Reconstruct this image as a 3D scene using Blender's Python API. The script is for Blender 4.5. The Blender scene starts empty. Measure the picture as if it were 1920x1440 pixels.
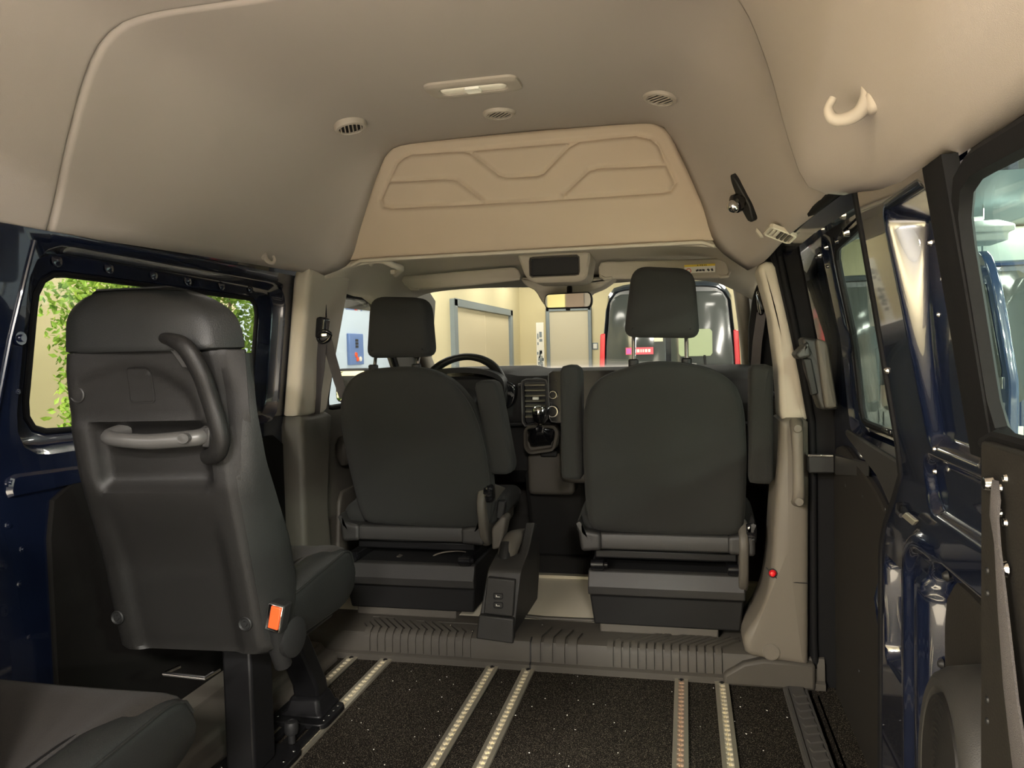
import bpy, math, random
import numpy as np
from mathutils import Vector, Matrix
random.seed(7)
PI = math.pi
S = bpy.context.scene
COL = S.collection

# ------------------------------------------------------------------ camera
FPX, CAMH = 1442.0, 1.05
def _axes(vx=1285., vy=650., roll=-0.025):
    y = np.array([(vx-960)/FPX, (vy-720)/FPX, 1.]); y /= np.linalg.norm(y)
    n = np.cross(y, np.array([1., roll, 0.])); n /= np.linalg.norm(n)
    if n[1] > 0: n = -n
    return np.stack([np.cross(y, n), y, n], 1)          # camera = AX @ world
AX = _axes()
cam = bpy.data.cameras.new('camera'); cam.sensor_width = 36; cam.lens = FPX/1920*36
cam.clip_start = 0.02; cam.clip_end = 200
cam_o = bpy.data.objects.new('camera', cam); COL.objects.link(cam_o)
r, d, f = AX[0], AX[1], AX[2]
cam_o.matrix_world = Matrix(((r[0], -d[0], -f[0], 0), (r[1], -d[1], -f[1], 0), (r[2], -d[2], -f[2], CAMH), (0, 0, 0, 1)))
S.camera = cam_o
# ------------------------------------------------------------------ world, exposure
w = bpy.data.worlds.new('world'); S.world = w; w.use_nodes = True
w.node_tree.nodes['Background'].inputs[0].default_value = (0.75, 0.85, 1.0, 1)
w.node_tree.nodes['Background'].inputs[1].default_value = 0.6
S.view_settings.view_transform = 'Standard'; S.view_settings.look = 'None'
S.view_settings.gamma = 1; S.view_settings.use_curve_mapping = False
S.view_settings.exposure = 0.46
S.cycles.diffuse_bounces = 6
S.cycles.transparent_max_bounces = 16
S.cycles.sample_clamp_indirect = 6
LAMP_POWER = 1.0

def at(px, py, X=None, Y=None, Z=None):
    """a point measured off the photograph on a real plane of the van (X, Y or Z known)"""
    v = AX.T @ np.array([(px-960)/FPX, (py-720)/FPX, 1.])
    t = X/v[0] if X is not None else Y/v[1] if Y is not None else (Z-CAMH)/v[2]
    return Vector((v[0]*t, v[1]*t, CAMH+v[2]*t))

# ------------------------------------------------------------------ materials
def mat(name, col, rough=.6, metal=0., spec=.5, coat=0., bump=None, var=None, emit=None, sheen=0.):
    m = bpy.data.materials.new(name); m.use_nodes = True
    nt = m.node_tree; b = nt.nodes['Principled BSDF']
    b.inputs['Base Color'].default_value = (*col, 1); b.inputs['Roughness'].default_value = rough
    b.inputs['Metallic'].default_value = metal; b.inputs['Specular IOR Level'].default_value = spec
    b.inputs['Coat Weight'].default_value = coat; b.inputs['Coat Roughness'].default_value = .03
    if sheen: b.inputs['Sheen Weight'].default_value = sheen
    if emit:
        b.inputs['Emission Color'].default_value = (*emit[0], 1); b.inputs['Emission Strength'].default_value = emit[1]
    tc = None
    def noise(scale, detail=3):
        nonlocal tc
        if tc is None: tc = nt.nodes.new('ShaderNodeTexCoord')
        n = nt.nodes.new('ShaderNodeTexNoise'); n.inputs['Scale'].default_value = scale; n.inputs['Detail'].default_value = detail
        nt.links.new(tc.outputs['Object'], n.inputs['Vector']); return n
    if var:                                      # (scale, colour 2, low, high)
        n = noise(var[0], var[4] if len(var) > 4 else 3); cr = nt.nodes.new('ShaderNodeValToRGB')
        cr.color_ramp.elements[0].color = (*col, 1); cr.color_ramp.elements[1].color = (*var[1], 1)
        cr.color_ramp.elements[0].position = var[2]; cr.color_ramp.elements[1].position = var[3]
        nt.links.new(n.outputs['Fac'], cr.inputs['Fac']); nt.links.new(cr.outputs['Color'], b.inputs['Base Color'])
    if bump:                                     # (scale, strength)
        n = noise(bump[0], 2); bp = nt.nodes.new('ShaderNodeBump'); bp.inputs['Strength'].default_value = bump[1]
        bp.inputs['Distance'].default_value = .002
        nt.links.new(n.outputs['Fac'], bp.inputs['Height']); nt.links.new(bp.outputs['Normal'], b.inputs['Normal'])
    return m
def glass_mat(name, tint, refl=1.0):
    m = bpy.data.materials.new(name); m.use_nodes = True; nt = m.node_tree; nt.nodes.clear()
    o = nt.nodes.new('ShaderNodeOutputMaterial'); mx = nt.nodes.new('ShaderNodeMixShader')
    t = nt.nodes.new('ShaderNodeBsdfTransparent'); g = nt.nodes.new('ShaderNodeBsdfGlossy')
    t.inputs[0].default_value = (*tint, 1); g.inputs['Roughness'].default_value = .02
    ge = nt.nodes.new('ShaderNodeNewGeometry'); dt = nt.nodes.new('ShaderNodeVectorMath'); dt.operation = 'DOT_PRODUCT'
    nt.links.new(ge.outputs['Normal'], dt.inputs[0]); nt.links.new(ge.outputs['Incoming'], dt.inputs[1])
    def mth(op, a, b_=0.):
        n = nt.nodes.new('ShaderNodeMath'); n.operation = op
        for i, x in enumerate((a, b_)):
            if isinstance(x, float): n.inputs[i].default_value = x
            else: nt.links.new(x, n.inputs[i])
        return n.outputs[0]
    sch = mth('POWER', mth('SUBTRACT', 1., mth('ABSOLUTE', dt.outputs['Value'])), 5.)
    nt.links.new(mth('MULTIPLY', mth('ADD', mth('MULTIPLY', sch, .96), .04), refl), mx.inputs[0])
    nt.links.new(t.outputs[0], mx.inputs[1]); nt.links.new(g.outputs[0], mx.inputs[2]); nt.links.new(mx.outputs[0], o.inputs[0])
    return m
PAINT = mat('blue_paint', (.003, .0052, .015), .22, spec=.5, coat=1.0)
RUBBER = mat('black_rubber', (.007, .007, .0075), .65, spec=.08, bump=(400, .1))
BLACK = mat('black_plastic', (.010, .010, .010), .55, spec=.3, bump=(900, .15))
GLOSS = mat('gloss_black', (.006, .006, .007), .15)
DARK = mat('dark_grained_plastic', (.018, .0172, .016), .55, bump=(700, .2))
SHELL = mat('seat_shell_plastic', (.009, .0085, .008), .5, spec=.3, bump=(800, .2))
FABRIC = mat('seat_fabric', (.022, .0225, .021), .92, spec=.15, bump=(900, .5), sheen=.03)
FABRIC2 = mat('brown_black_fabric', (.020, .017, .0145), .95, spec=.12, bump=(600, .5), sheen=.03)
VINYL = mat('black_vinyl', (.011, .0115, .011), .45, spec=.35, bump=(500, .25))
HEADL = mat('headliner_fabric', (.335, .296, .265), .95, spec=.12, bump=(900, .25))
PANELM = mat('moulded_panel', (.40, .325, .247), .75, spec=.25, bump=(1200, .1))
BEIGE = mat('beige_trim', (.42, .38, .31), .6, spec=.3, bump=(900, .1))
FITM = mat('lining_fittings', (.33, .29, .245), .6, spec=.3)
GREY = mat('grey_trim', (.07, .063, .052), .55, spec=.35, bump=(900, .15))
TAUPE = mat('taupe_trim', (.115, .101, .081), .55, spec=.35, bump=(900, .15))
STEPM = mat('step_rubber', (.050, .045, .037), .6, spec=.3, bump=(900, .15))
CARPET = mat('speckled_carpet', (.009, .0075, .006), 1., spec=.05, bump=(420, 1.), var=(420, (.26, .225, .17), .55, .80, 2))
VFLOOR = mat('vinyl_floor', (.66, .61, .48), .5, spec=.3, bump=(600, .1))
MATD = mat('floor_mat', (.035, .032, .028), .9, bump=(500, .5))
ALU = mat('aluminium', (.62, .58, .46), .36, metal=.85)
ALU2 = mat('bright_aluminium', (.85, .78, .6), .3, metal=.7)
COPPER = mat('copper_tinted_aluminium', (.66, .50, .38), .34, metal=.8)
CHROME = mat('chrome', (.75, .75, .74), .12, metal=1)
STEEL = mat('black_steel', (.006, .006, .0065), .4, spec=.25)
HARDB_SHADE = mat('shaded_hardboard', (.0055, .005, .0045), .85, spec=.1, bump=(300, .2))  # the black hardboard again, darkened in colour for standing in shadow
SILVER = mat('silver_plastic', (.062, .060, .057), .4)
HARDB = mat('black_hardboard', (.012, .0105, .0085), .8, spec=.2, bump=(300, .2))
WEB = mat('belt_webbing', (.055, .05, .05), .85, bump=(700, .6))
RED = mat('red_plastic', (.75, .09, .02), .4)
REDG = mat('red_lens', (.6, .01, .015), .2)
WHITE = mat('white_plastic', (.8, .78, .7), .4)
LENS = mat('lamp_lens', (.85, .8, .68), .3)
YELLOW = mat('yellow_print', (.8, .6, .05), .5)
INK = mat('black_print', (.02, .02, .02), .6)
INKR = mat('red_print', (.7, .05, .04), .6)
GLASS = glass_mat('clear_glass', (.95, .96, .93))
GLASSG = glass_mat('green_tinted_glass', (.80, .90, .84))
MIRROR = mat('mirror_glass', (.85, .86, .85), .02, metal=1)

# ------------------------------------------------------------------ mesh building
class M:
    def __init__(s): s.v = []; s.f = []
    def add(s, v, f):
        k = len(s.v); s.v += [tuple(p) for p in v]; s.f += [tuple(i+k for i in q) for q in f]; return s
    def box(s, c, d, rot=None):
        hx, hy, hz = d[0]/2, d[1]/2, d[2]/2; c = Vector(c)
        vs = [Vector((x, y, z)) for z in (-hz, hz) for y in (-hy, hy) for x in (-hx, hx)]
        if rot is not None: vs = [rot @ p for p in vs]
        return s.add([p+c for p in vs], [(0, 2, 3, 1), (4, 5, 7, 6), (0, 1, 5, 4), (2, 6, 7, 3), (0, 4, 6, 2), (1, 3, 7, 5)])
    def span(s, a, b):
        a, b = Vector(a), Vector(b); return s.box((a+b)/2, [abs(x) for x in (b-a)])
    def rings(s, rs, close=True, cap0=True, cap1=True, loop=False):
        """skin a list of rings (equal point counts)"""
        n = len(rs[0]); k = len(s.v); m = len(rs)
        for q in rs: s.v += [tuple(p) for p in q]
        for i in range(m if loop else m-1):
            a, b = k+i*n, k+((i+1) % m)*n
            for j in range(n if close else n-1):
                j2 = (j+1) % n; s.f.append((a+j, a+j2, b+j2, b+j))
        if not loop and close:
            if cap0: s.f.append(tuple(range(k+n-1, k-1, -1)))
            if cap1: s.f.append(tuple(range(k+(m-1)*n, k+m*n)))
        return s
    def tube(s, path, r, n=10, loop=False, flat=1.0, up=(0, 0, 1)):
        P = [Vector(p) for p in path]; rr = r if hasattr(r, '__len__') else [r]*len(P); rs = []; pu = Vector(up)
        for i, p in enumerate(P):
            a = P[i-1] if i or loop else p; b = P[(i+1) % len(P)] if i < len(P)-1 or loop else p
            t = (b-a).normalized(); u = pu - t*pu.dot(t)
            if u.length < 1e-4: u = Vector((1, 0, 0)) - t*t.x
            if u.length < 1e-4: u = Vector((0, 1, 0))
            u.normalize(); pu = u; q = t.cross(u)
            rs.append([p + (u*math.cos(2*PI*k/n)*flat + q*math.sin(2*PI*k/n))*rr[i] for k in range(n)])
        return s.rings(rs, loop=loop)
    def lathe(s, prof, c, axis=(0, 0, 1), n=24, loop=False):
        """prof = [(radius, height)] turned about axis through c"""
        q = Vector(axis).normalized().to_track_quat('Z', 'Y'); c = Vector(c)
        rs = [[c + q @ Vector((r_*math.cos(2*PI*k/n), r_*math.sin(2*PI*k/n), h)) for k in range(n)] for r_, h in prof]
        return s.rings(rs, loop=loop)
    def prism(s, pts, a, b, axis):
        """2-D outline extruded from a to b along axis: 'x' -> (y,z), 'y' -> (x,z), 'z' -> (x,y)"""
        def g(p, t): return {'x': (t, p[0], p[1]), 'y': (p[0], t, p[1]), 'z': (p[0], p[1], t)}[axis]
        return s.rings([[g(p, a) for p in pts], [g(p, b) for p in pts]])
    def strip(s, path, wv, th, nrm):
        """a bar of constant section swept along path: width vector wv, thickness th along nrm (list or one vector)"""
        wv = Vector(wv); rs = []
        for i, p in enumerate(path):
            p = Vector(p); n = Vector(nrm[i] if isinstance(nrm, list) else nrm)
            rs.append([p-wv/2, p+wv/2, p+wv/2+n*th, p-wv/2+n*th])
        return s.rings(rs)
    def grid(s, fn, nu, nv):
        k = len(s.v)
        for j in range(nv+1):
            for i in range(nu+1): s.v.append(tuple(fn(i/nu, j/nv)))
        for j in range(nv):
            for i in range(nu):
                a = k+j*(nu+1)+i; s.f.append((a, a+1, a+nu+2, a+nu+1))
        return s
def resample(pts, n, closed=True):
    P = [Vector(p) for p in pts]
    if closed: P = P+[P[0]]
    L = [0]
    for a, b in zip(P, P[1:]): L.append(L[-1]+(b-a).length)
    out = []; tot = L[-1]; j = 0
    for i in range(n):
        t = tot*i/(n if closed else n-1)
        while j < len(P)-2 and L[j+1] < t: j += 1
        out.append(P[j].lerp(P[j+1], (t-L[j])/max(1e-9, L[j+1]-L[j])))
    return out
def crom(pts, n, closed=False):
    """Catmull-Rom through pts, n points evenly along it"""
    P = [Vector(p) for p in pts]; m = len(P); out = []
    segs = m if closed else m-1
    for i in range(segs):
        g = lambda k: P[k % m] if closed else P[max(0, min(m-1, k))]
        a, b, c, d_ = g(i-1), g(i), g(i+1), g(i+2)
        for k in range(12):
            t = k/12; out.append(.5*((2*b)+(c-a)*t+(2*a-5*b+4*c-d_)*t*t+(3*b-a-3*c+d_)*t**3))
    if not closed: out.append(P[-1])
    return resample(out, n, closed)
def rrect(w_, h_, r_, n=40, c=(0, 0)):
    """rounded rectangle outline, 2-D"""
    out = []; r_ = min(r_, w_/2-1e-4, h_/2-1e-4)
    for q, (sx, sy) in enumerate(((1, 1), (-1, 1), (-1, -1), (1, -1))):
        for k in range(7):
            a = PI/2*(q+k/6); out.append((c[0]+sx*(w_/2-r_)+r_*math.cos(a), c[1]+sy*(h_/2-r_)+r_*math.sin(a)))
    return [tuple(p)[:2] for p in resample([(x, y, 0) for x, y in out], n)]
def rpoly(pts, rad, n=64):
    """polygon with rounded corners, 2-D, n even samples"""
    P = [Vector((*p, 0)) for p in pts]; out = []; m = len(P)
    rr = rad if hasattr(rad, '__len__') else [rad]*m
    for i in range(m):
        a, b, c = P[i-1], P[i], P[(i+1) % m]; u, v = (a-b), (c-b)
        t = min(rr[i], u.length*.49, v.length*.49); p0 = b+u.normalized()*t; p2 = b+v.normalized()*t
        for k in range(7):
            s_ = k/6; out.append(p0*(1-s_)**2+b*2*s_*(1-s_)+p2*s_**2)
    return [(p.x, p.y) for p in resample(out, n)]
def offset(pts, d_):
    """inset a closed 2-D outline by d_ (towards the inside)"""
    n = len(pts); A = sum(pts[i][0]*pts[(i+1) % n][1]-pts[(i+1) % n][0]*pts[i][1] for i in range(n)); sg = 1 if A > 0 else -1
    out = []
    for i in range(n):
        a, b = Vector(pts[i-1]), Vector(pts[(i+1) % n]); t = (b-a).normalized()
        out.append((pts[i][0]-t.y*d_*sg, pts[i][1]+t.x*d_*sg))
    return out
def pillow(m, outl, axis, d0, d1, r_, bulge=.0, steps=4, fn=None):
    """upholstered slab: closed outline, rounded edges of radius r_, faces bulged"""
    def g(p, t):
        q = {'x': (t, p[0], p[1]), 'y': (p[0], t, p[1]), 'z': (p[0], p[1], t)}[axis]
        return fn(q) if fn else q
    cx = sum(p[0] for p in outl)/len(outl); cy = sum(p[1] for p in outl)/len(outl)
    rs = []; sg = 1 if d1 > d0 else -1
    def face(base, s2):
        o = offset(outl, r_)
        return [[g((cx+(p[0]-cx)*k, cy+(p[1]-cy)*k), base+s2*bulge*(1-k*k)) for p in o] for k in (.06, .35, .65, .85)]
    rs += face(d0, -sg)
    for k in range(steps+1):
        a = PI/2*k/steps; rs.append([g(p, d0+sg*r_*(1-math.cos(PI/2-a)) if False else d0+sg*r_*(1-math.cos(a))) for p in offset(outl, r_*(1-math.sin(a)))])
    for k in range(steps, -1, -1):
        a = PI/2*k/steps; rs.append([g(p, d1-sg*r_*(1-math.cos(a))) for p in offset(outl, r_*(1-math.sin(a)))])
    rs += face(d1, sg)[::-1]
    return m.rings(rs)

WORLD = {}
def prep(o, parent, loc):
    if parent is not None:
        o.parent = parent; o.matrix_parent_inverse = Matrix.Translation(-WORLD[parent.name])
    o.location = loc; WORLD[o.name] = Vector(loc)
def thing(name, label=None, cat=None, loc=(0, 0, 0), group=None, kind=None):
    o = bpy.data.objects.new(name, None); COL.objects.link(o); o.empty_display_size = .05
    prep(o, None, Vector(loc)); tag(o, label, cat, group, kind); return o
def tag(o, label=None, cat=None, group=None, kind=None):
    if label: o['label'] = label
    if cat: o['category'] = cat
    if group: o['group'] = group
    if kind: o['kind'] = kind
    return o
def obj(name, m, material, parent=None, bevel=0, seg=2, sub=0, angle=42, smooth=True, solid=0, label=None):
    V = [Vector(p) for p in m.v]
    lo = Vector([min(p[i] for p in V) for i in range(3)]); hi = Vector([max(p[i] for p in V) for i in range(3)])
    c = (lo+hi)/2
    if parent is None: c.z = lo.z
    me = bpy.data.meshes.new(name); me.from_pydata([p-c for p in V], [], m.f); me.update()
    import bmesh
    bm = bmesh.new(); bm.from_mesh(me); bmesh.ops.remove_doubles(bm, verts=bm.verts, dist=1e-5)
    bmesh.ops.recalc_face_normals(bm, faces=bm.faces); bm.to_mesh(me); bm.free()
    if smooth:
        me.shade_smooth(); me.set_sharp_from_angle(angle=math.radians(angle))
    for mm in (material if isinstance(material, (list, tuple)) else [material]): me.materials.append(mm)
    o = bpy.data.objects.new(name, me); COL.objects.link(o); prep(o, parent, c)
    if solid:
        md = o.modifiers.new('solid', 'SOLIDIFY'); md.thickness = abs(solid); md.offset = 1 if solid > 0 else -1
    if bevel:
        md = o.modifiers.new('bevel', 'BEVEL'); md.width = bevel; md.segments = seg; md.limit_method = 'ANGLE'; md.angle_limit = math.radians(40)
        md.harden_normals = False
    if sub:
        md = o.modifiers.new('sub', 'SUBSURF'); md.levels = sub; md.render_levels = sub
    if label: o['label'] = label
    return o
def struct(name, m, material, parent=None, **k):
    o = obj(name, m, material, parent, **k)
    if parent is None: o['kind'] = 'structure'
    return o
def setting(name): return thing(name, kind='structure')
def shift_copy(o, dv, parent=None):
    """a copy of a mesh object (mesh data shared), moved by dv"""
    c = o.copy(); COL.objects.link(c); c.location = o.location+Vector(dv); WORLD[c.name] = Vector(c.location)
    if parent is not None: c.parent = parent
    return c
def copy_thing(root, dv, label=None):
    r_ = root.copy(); COL.objects.link(r_); r_.location = root.location+Vector(dv); WORLD[r_.name] = Vector(r_.location)
    if label: r_['label'] = label
    for ch in list(root.children):
        c = ch.copy(); COL.objects.link(c); c.parent = r_
        for g in ch.children:
            d_ = g.copy(); COL.objects.link(d_); d_.parent = c
    return r_
def sstep(a, b, x):
    t = max(0., min(1., (x-a)/(b-a))); return t*t*(3-2*t)
def lerp(a, b, t): return a+(b-a)*t
def pl(pts, x):
    """piecewise linear through (x, y) pairs"""
    if x <= pts[0][0]: return pts[0][1]
    for (x0, y0), (x1, y1) in zip(pts, pts[1:]):
        if x <= x1: return y0+(y1-y0)*(x-x0)/(x1-x0)
    return pts[-1][1]
# ================================================================== showroom around the van
GZ, CZ = -0.62, 2.85
CREAM = mat('cream_wall', (.66, .585, .37), .85, spec=.2)
COOLW = mat('cool_white_wall', (.50, .585, .67), .8, spec=.2)
TILEF = mat('showroom_floor', (.62, .58, .52), .3, spec=.5)
CEILM = mat('ceiling_tile', (.86, .88, .82), .9)
GREYP = mat('blue_grey_panel', (.42, .50, .52), .7)
FRAMEM = mat('grey_frame', (.20, .24, .26), .4)
DOORM = mat('tan_door', (.62, .54, .36), .6)
DOORG = mat('beige_door', (.58, .53, .40), .6)
LX, FY, RX, BY = -3.1, 14.5, 11.0, -11.0
struct('floor_2', M().span((LX-.2, BY, GZ-.1), (RX, FY+.2, GZ)), TILEF)
struct('ceiling_2', M().span((LX-.2, BY, CZ+.03), (RX, FY+.2, CZ+.1)), FRAMEM)
wl = setting('wall_left_showroom')
struct('wall_face', M().span((LX-.1, BY, GZ), (LX, 4.9, CZ)), CREAM, wl)
struct('white_face', M().span((LX-.1, 4.9, GZ), (LX, 8.6, CZ)), COOLW, wl)
struct('wall_face', M().span((LX-.1, 8.6, GZ), (LX, FY, CZ)), CREAM, wl)
wf = setting('wall_front')
struct('wall_face', M().span((LX-.1, FY, GZ), (3.6, FY+.1, CZ)), CREAM, wf)
struct('lower_wall', M().span((3.6, FY, GZ), (RX, FY+.1, .25)), GREYP, wf)
struct('wall_right_showroom', M().span((RX, BY, GZ), (RX+.1, FY, CZ)), COOLW)
struct('wall_back', M().span((LX-.1, BY-.1, GZ), (RX, BY, CZ)), mat('grey_back_wall', (.14, .145, .14), .8))
bw = bpy.data.objects['wall_back']
for k, c_ in enumerate(((.40, .36, .16), (.10, .075, .055), (.12, .11, .09), (.26, .28, .24), (.03, .05, .04))):  # out-of-view colour strips added to tint the rear-view mirror's reflection
    struct('wall_panel', M().span((-3.0+k*.42, BY, GZ+.1), (-2.6+k*.42, BY+.05, CZ-.1)), mat('mirror_strip_%d' % k, c_, .8), bw)
# ceiling tiles that show through the right-hand windows
tl = None; k = 0
ct = bpy.data.objects['ceiling_2']
for i in range(9):
    for j in range(12):
        x0, y0 = 0.2+i*1.2, 0.3+j*1.2
        if not (.14*y0 - 1.4 < x0 < .62*y0+.3): continue
        if tl is None:
            tl = struct('ceiling_tile', M().box((x0+.6, y0+.6, CZ+.012), (1.18, 1.18, .036)), CEILM, ct)
            base = (x0, y0)
        else:
            shift_copy(tl, (x0-base[0], y0-base[1], 0), ct)
# the front wall's panels: grey-blue boards above a dark rail, blinds windows below
WTEAL = mat('window_daylight', (.1, .3, .3), .4, emit=((.25, .78, .80), .55))
SLATM = mat('blind_slat', (.5, .75, .75), .5)
for k, x0 in enumerate((3.6, 4.9, 6.2, 7.5, 8.8)):
    struct('wall_panel', M().span((x0+.012, FY-.03, 1.82), (x0+1.288, FY+.05, 2.84)), GREYP, wf, bevel=.006)
struct('picture_rail', M().span((3.6, FY-.06, 2.845), (RX, FY, 2.9)), BLACK, wf)
for k, x0 in enumerate((3.7, 5.4, 7.1)):
    wn = setting('window_%d' % (5+k))
    struct('pane', M().span((x0+.05, FY+.02, .33), (x0+1.55, FY+.03, 1.7)), WTEAL, wn)
    fr = M()
    for a, b in (((x0, .25), (x0+1.6, .33)), ((x0, 1.7), (x0+1.6, 1.8)), ((x0, .25), (x0+.06, 1.8)), ((x0+1.54, .25), (x0+1.6, 1.8))):
        fr.span((a[0], FY-.04, a[1]), (b[0], FY+.06, b[1]))
    struct('window_frame', fr, FRAMEM, wn)
    s0 = None
    for j in range(18):
        if s0 is None: s0 = struct('blind_slat', M().box((x0+.8, FY-.01, .40+.0), (1.46, .004, .05), Matrix.Rotation(.6, 3, 'X')), SLATM, wn)
        else: shift_copy(s0, (0, 0, j*.074), wn)
# double door in the left-hand wall, and the door in the front wall
dl = setting('door_4')
y0, y1, zt = 10.0, 13.6, 1.78
for a, b in ((y0+.14, (y0+y1)/2-.006), ((y0+y1)/2+.006, y1-.14)):
    struct('door_leaf', M().span((LX-.04, a, GZ), (LX+.02, b, zt-.1)), DOORM, dl, bevel=.004)
fr = M().span((LX-.02, y0, GZ), (LX+.07, y0+.15, zt)).span((LX-.02, y1-.15, GZ), (LX+.07, y1, zt)).span((LX-.02, y0, zt-.1), (LX+.07, y1, zt))
struct('door_frame', fr, FRAMEM, dl, bevel=.006)
df = setting('door_5')
p = at(1025, 600, Y=FY); q = at(1109, 600, Y=FY)
struct('door_leaf', M().span((p.x+.06, FY-.04, GZ), (q.x-.06, FY+.02, 1.78)), DOORG, df, bevel=.004)
fr = M()
for a, b in ((p.x, p.x+.06), (q.x-.06, q.x)): fr.span((a, FY-.07, GZ), (b, FY, 1.85))
fr.span((p.x, FY-.07, 1.78), (q.x, FY, 1.85)); struct('door_frame', fr, FRAMEM, df, bevel=.006)
struct('door_lever', M().span((q.x-.2, FY-.1, .42), (q.x-.1, FY-.04, .45)), CHROME, df)
# tall banner stand by the corner
p = at(1005, 605, Y=13.9); q = at(1021, 690, Y=13.9)
bn = thing('banner_stand', 'tall narrow white printed banner stand beside the beige door ahead', 'banner', ((p.x+q.x)/2, 13.9, GZ))
struct_m = M().span((p.x, 13.89, GZ+.08), (q.x, 13.9, p.z)); obj('banner_sheet', struct_m, WHITE, bn)
obj('base_bar', M().span((p.x-.03, 13.82, GZ), (q.x+.03, 13.98, GZ+.09)), ALU, bn, bevel=.01)
pm = M()
for k, (a, b, h) in enumerate(((.15, .3, .10), (.42, .75, .07), (.15, .3, .26), (.42, .8, .2), (.2, .8, .55), (.2, .8, .62), (.25, .7, .76))):
    pm.span((lerp(p.x, q.x, a), 13.885, p.z-.1-h), (lerp(p.x, q.x, b), 13.889, p.z-.1-h-(.1 if k < 2 else .05)))
tag(obj('printed_text', pm, FRAMEM, bn), kind='stuff')
pm = M()
random.seed(3)
for k in range(26):
    x = lerp(p.x, q.x, random.uniform(.15, .85)); z = random.uniform(.72, 1.02); pm.span((x-.012, 13.886, z), (x+.012, 13.889, z+.05))
tag(obj('printed_picture', pm, FRAMEM, bn), kind='stuff')
# intercom board on the white wall
p = at(655, 625, X=LX+.03); q = at(683, 683, X=LX+.03)
ic = thing('control_panel', 'blue wall control board with red and white buttons on white wall', 'control panel', (LX, (p.y+q.y)/2, q.z))
obj('board', M().span((LX, p.y, q.z), (LX+.03, q.y, p.z)), mat('blue_board', (.12, .2, .42), .5), ic, bevel=.006)
cy = (p.y+q.y)/2; hh = p.z-q.z
for k, (a, b, mt) in enumerate(((0, .78, INK), (0, .68, INK), (0, .58, INK))):
    obj('key', M().span((LX+.03, cy-.03, q.z+hh*b-.012), (LX+.034, cy+.03, q.z+hh*b+.012)), mt, ic)
for a, b, mt in ((-.03, .32, RED), (.0, .18, RED), (.07, .18, WHITE)):
    obj('button', M().lathe([(.0, .012), (.022, .01), (.025, 0)], (LX+.03, cy+a, q.z+hh*b), (1, 0, 0), 12), mt, ic)
# light switch by the front door
p = at(1116, 649, Y=FY)
sw = thing('light_switch', 'small pale switch plate on the cream wall right of the beige door', 'switch', (p.x, FY, p.z-.07))
obj('plate', M().box((p.x, FY-.006, p.z), (.11, .012, .13)), FRAMEM, sw, bevel=.004)
obj('rocker', M().box((p.x, FY-.014, p.z), (.07, .012, .09)), WHITE, sw, bevel=.003)
# heater-cooler box under the ceiling
p = at(1828, 434, Z=CZ-.35)
ac = thing('ceiling_air_unit', 'white louvred air unit hung from the tiled ceiling', 'air conditioner', (p.x, p.y, CZ-.5))
u = M().rings([[(p.x+sx*a, p.y+sy*a, z) for sx, sy in ((-1, -1), (1, -1), (1, 1), (-1, 1))] for a, z in ((.30, CZ-.52), (.30, CZ-.42), (.36, CZ-.40), (.36, CZ-.32), (.22, CZ-.24))])
obj('housing', u, mat('air_unit_casing', (.34, .38, .37), .6), ac, bevel=.02)
for k in range(7): obj('louvre', M().box((p.x, p.y-.305, CZ-.51+k*.0), (.5, .02, .006)), FRAMEM, ac) if k == 0 else shift_copy(bpy.data.objects['louvre'], (0, 0, k*.014), ac)
for k in (-1, 1): obj('hanger', M().tube([(p.x+k*.1, p.y, CZ-.25), (p.x+k*.1, p.y, CZ)], .012, 8), CHROME, ac)
obj('valve_block', M().box((p.x, p.y-.05, CZ-.2), (.16, .1, .08)), CHROME, ac, bevel=.01)
# lamps of the showroom: one modelled panel where one shows, area lamps in all the ceiling fittings
WARM = (1.0, .93, .86)
def lamp(x, y, power, size=.6, col=WARM, z=CZ-.03):
    L = bpy.data.lights.new('ceiling_lamp', 'AREA'); L.shape = 'SQUARE'; L.size = size; L.energy = power*LAMP_POWER; L.color = col
    o = bpy.data.objects.new('ceiling_lamp', L); COL.objects.link(o); o.location = (x, y, z); return o
for y in (-5.4, -3.0, 2.2, 4.5, 6.8, 9.1, 11.4, 13.2):
    for x in (-2.3, 1.2, 4.4, 7.4):
        if x > 4 and y > 12: continue
        lamp(x, y, (600 if y < 0 else 28 if x < 4 else 70) if x > -2 else (500 if y < 0 else 26))
for x, y in ((6.8, 2.5), (8.2, 7.0), (7.6, 11.0)):          # unseen point lights added to brighten the showroom ceiling
    L = bpy.data.lights.new('ceiling_fill', 'POINT'); L.energy = 260*LAMP_POWER; L.color = (1, .97, .9); L.shadow_soft_size = .2
    o = bpy.data.objects.new('ceiling_fill', L); COL.objects.link(o); o.location = (x, y, 1.9)
p = at(1915, 432, Z=CZ-.03)
cl = thing('ceiling_light', 'bright square light panel set in the tiled ceiling beyond right window', 'ceiling light', (p.x, p.y, CZ-.03))
obj('frame', M().box((p.x, p.y, CZ-.02), (.66, .66, .03)), WHITE, cl, bevel=.005)
obj('diffuser', M().box((p.x, p.y, CZ-.037), (.6, .6, .01)), mat('lit_diffuser', (1, .95, .8), .5, emit=((1, .9, .68), 6)), cl)
# ================================================================== the van's own shell
CX = -.52                                             # centre line of the van
def xl(z): return pl([(-.7, -1.40), (.85, -1.40), (1.33, -1.345), (1.8, -1.25)], z)      # inner skin, left
def xr(z): return pl([(-.7, .39), (.80, .39), (1.1, .345), (1.31, .312), (1.8, .24)], z) # inner skin, right
# load floor with its carpet, front cab floor
struct('floor', M().span((-1.45, -.15, -.07), (.43, 2.47, -.004)), CARPET)
struct('floor_3', M().span((-1.40, 2.60, -.1), (.37, 3.22, .095)), VFLOOR)
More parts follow.
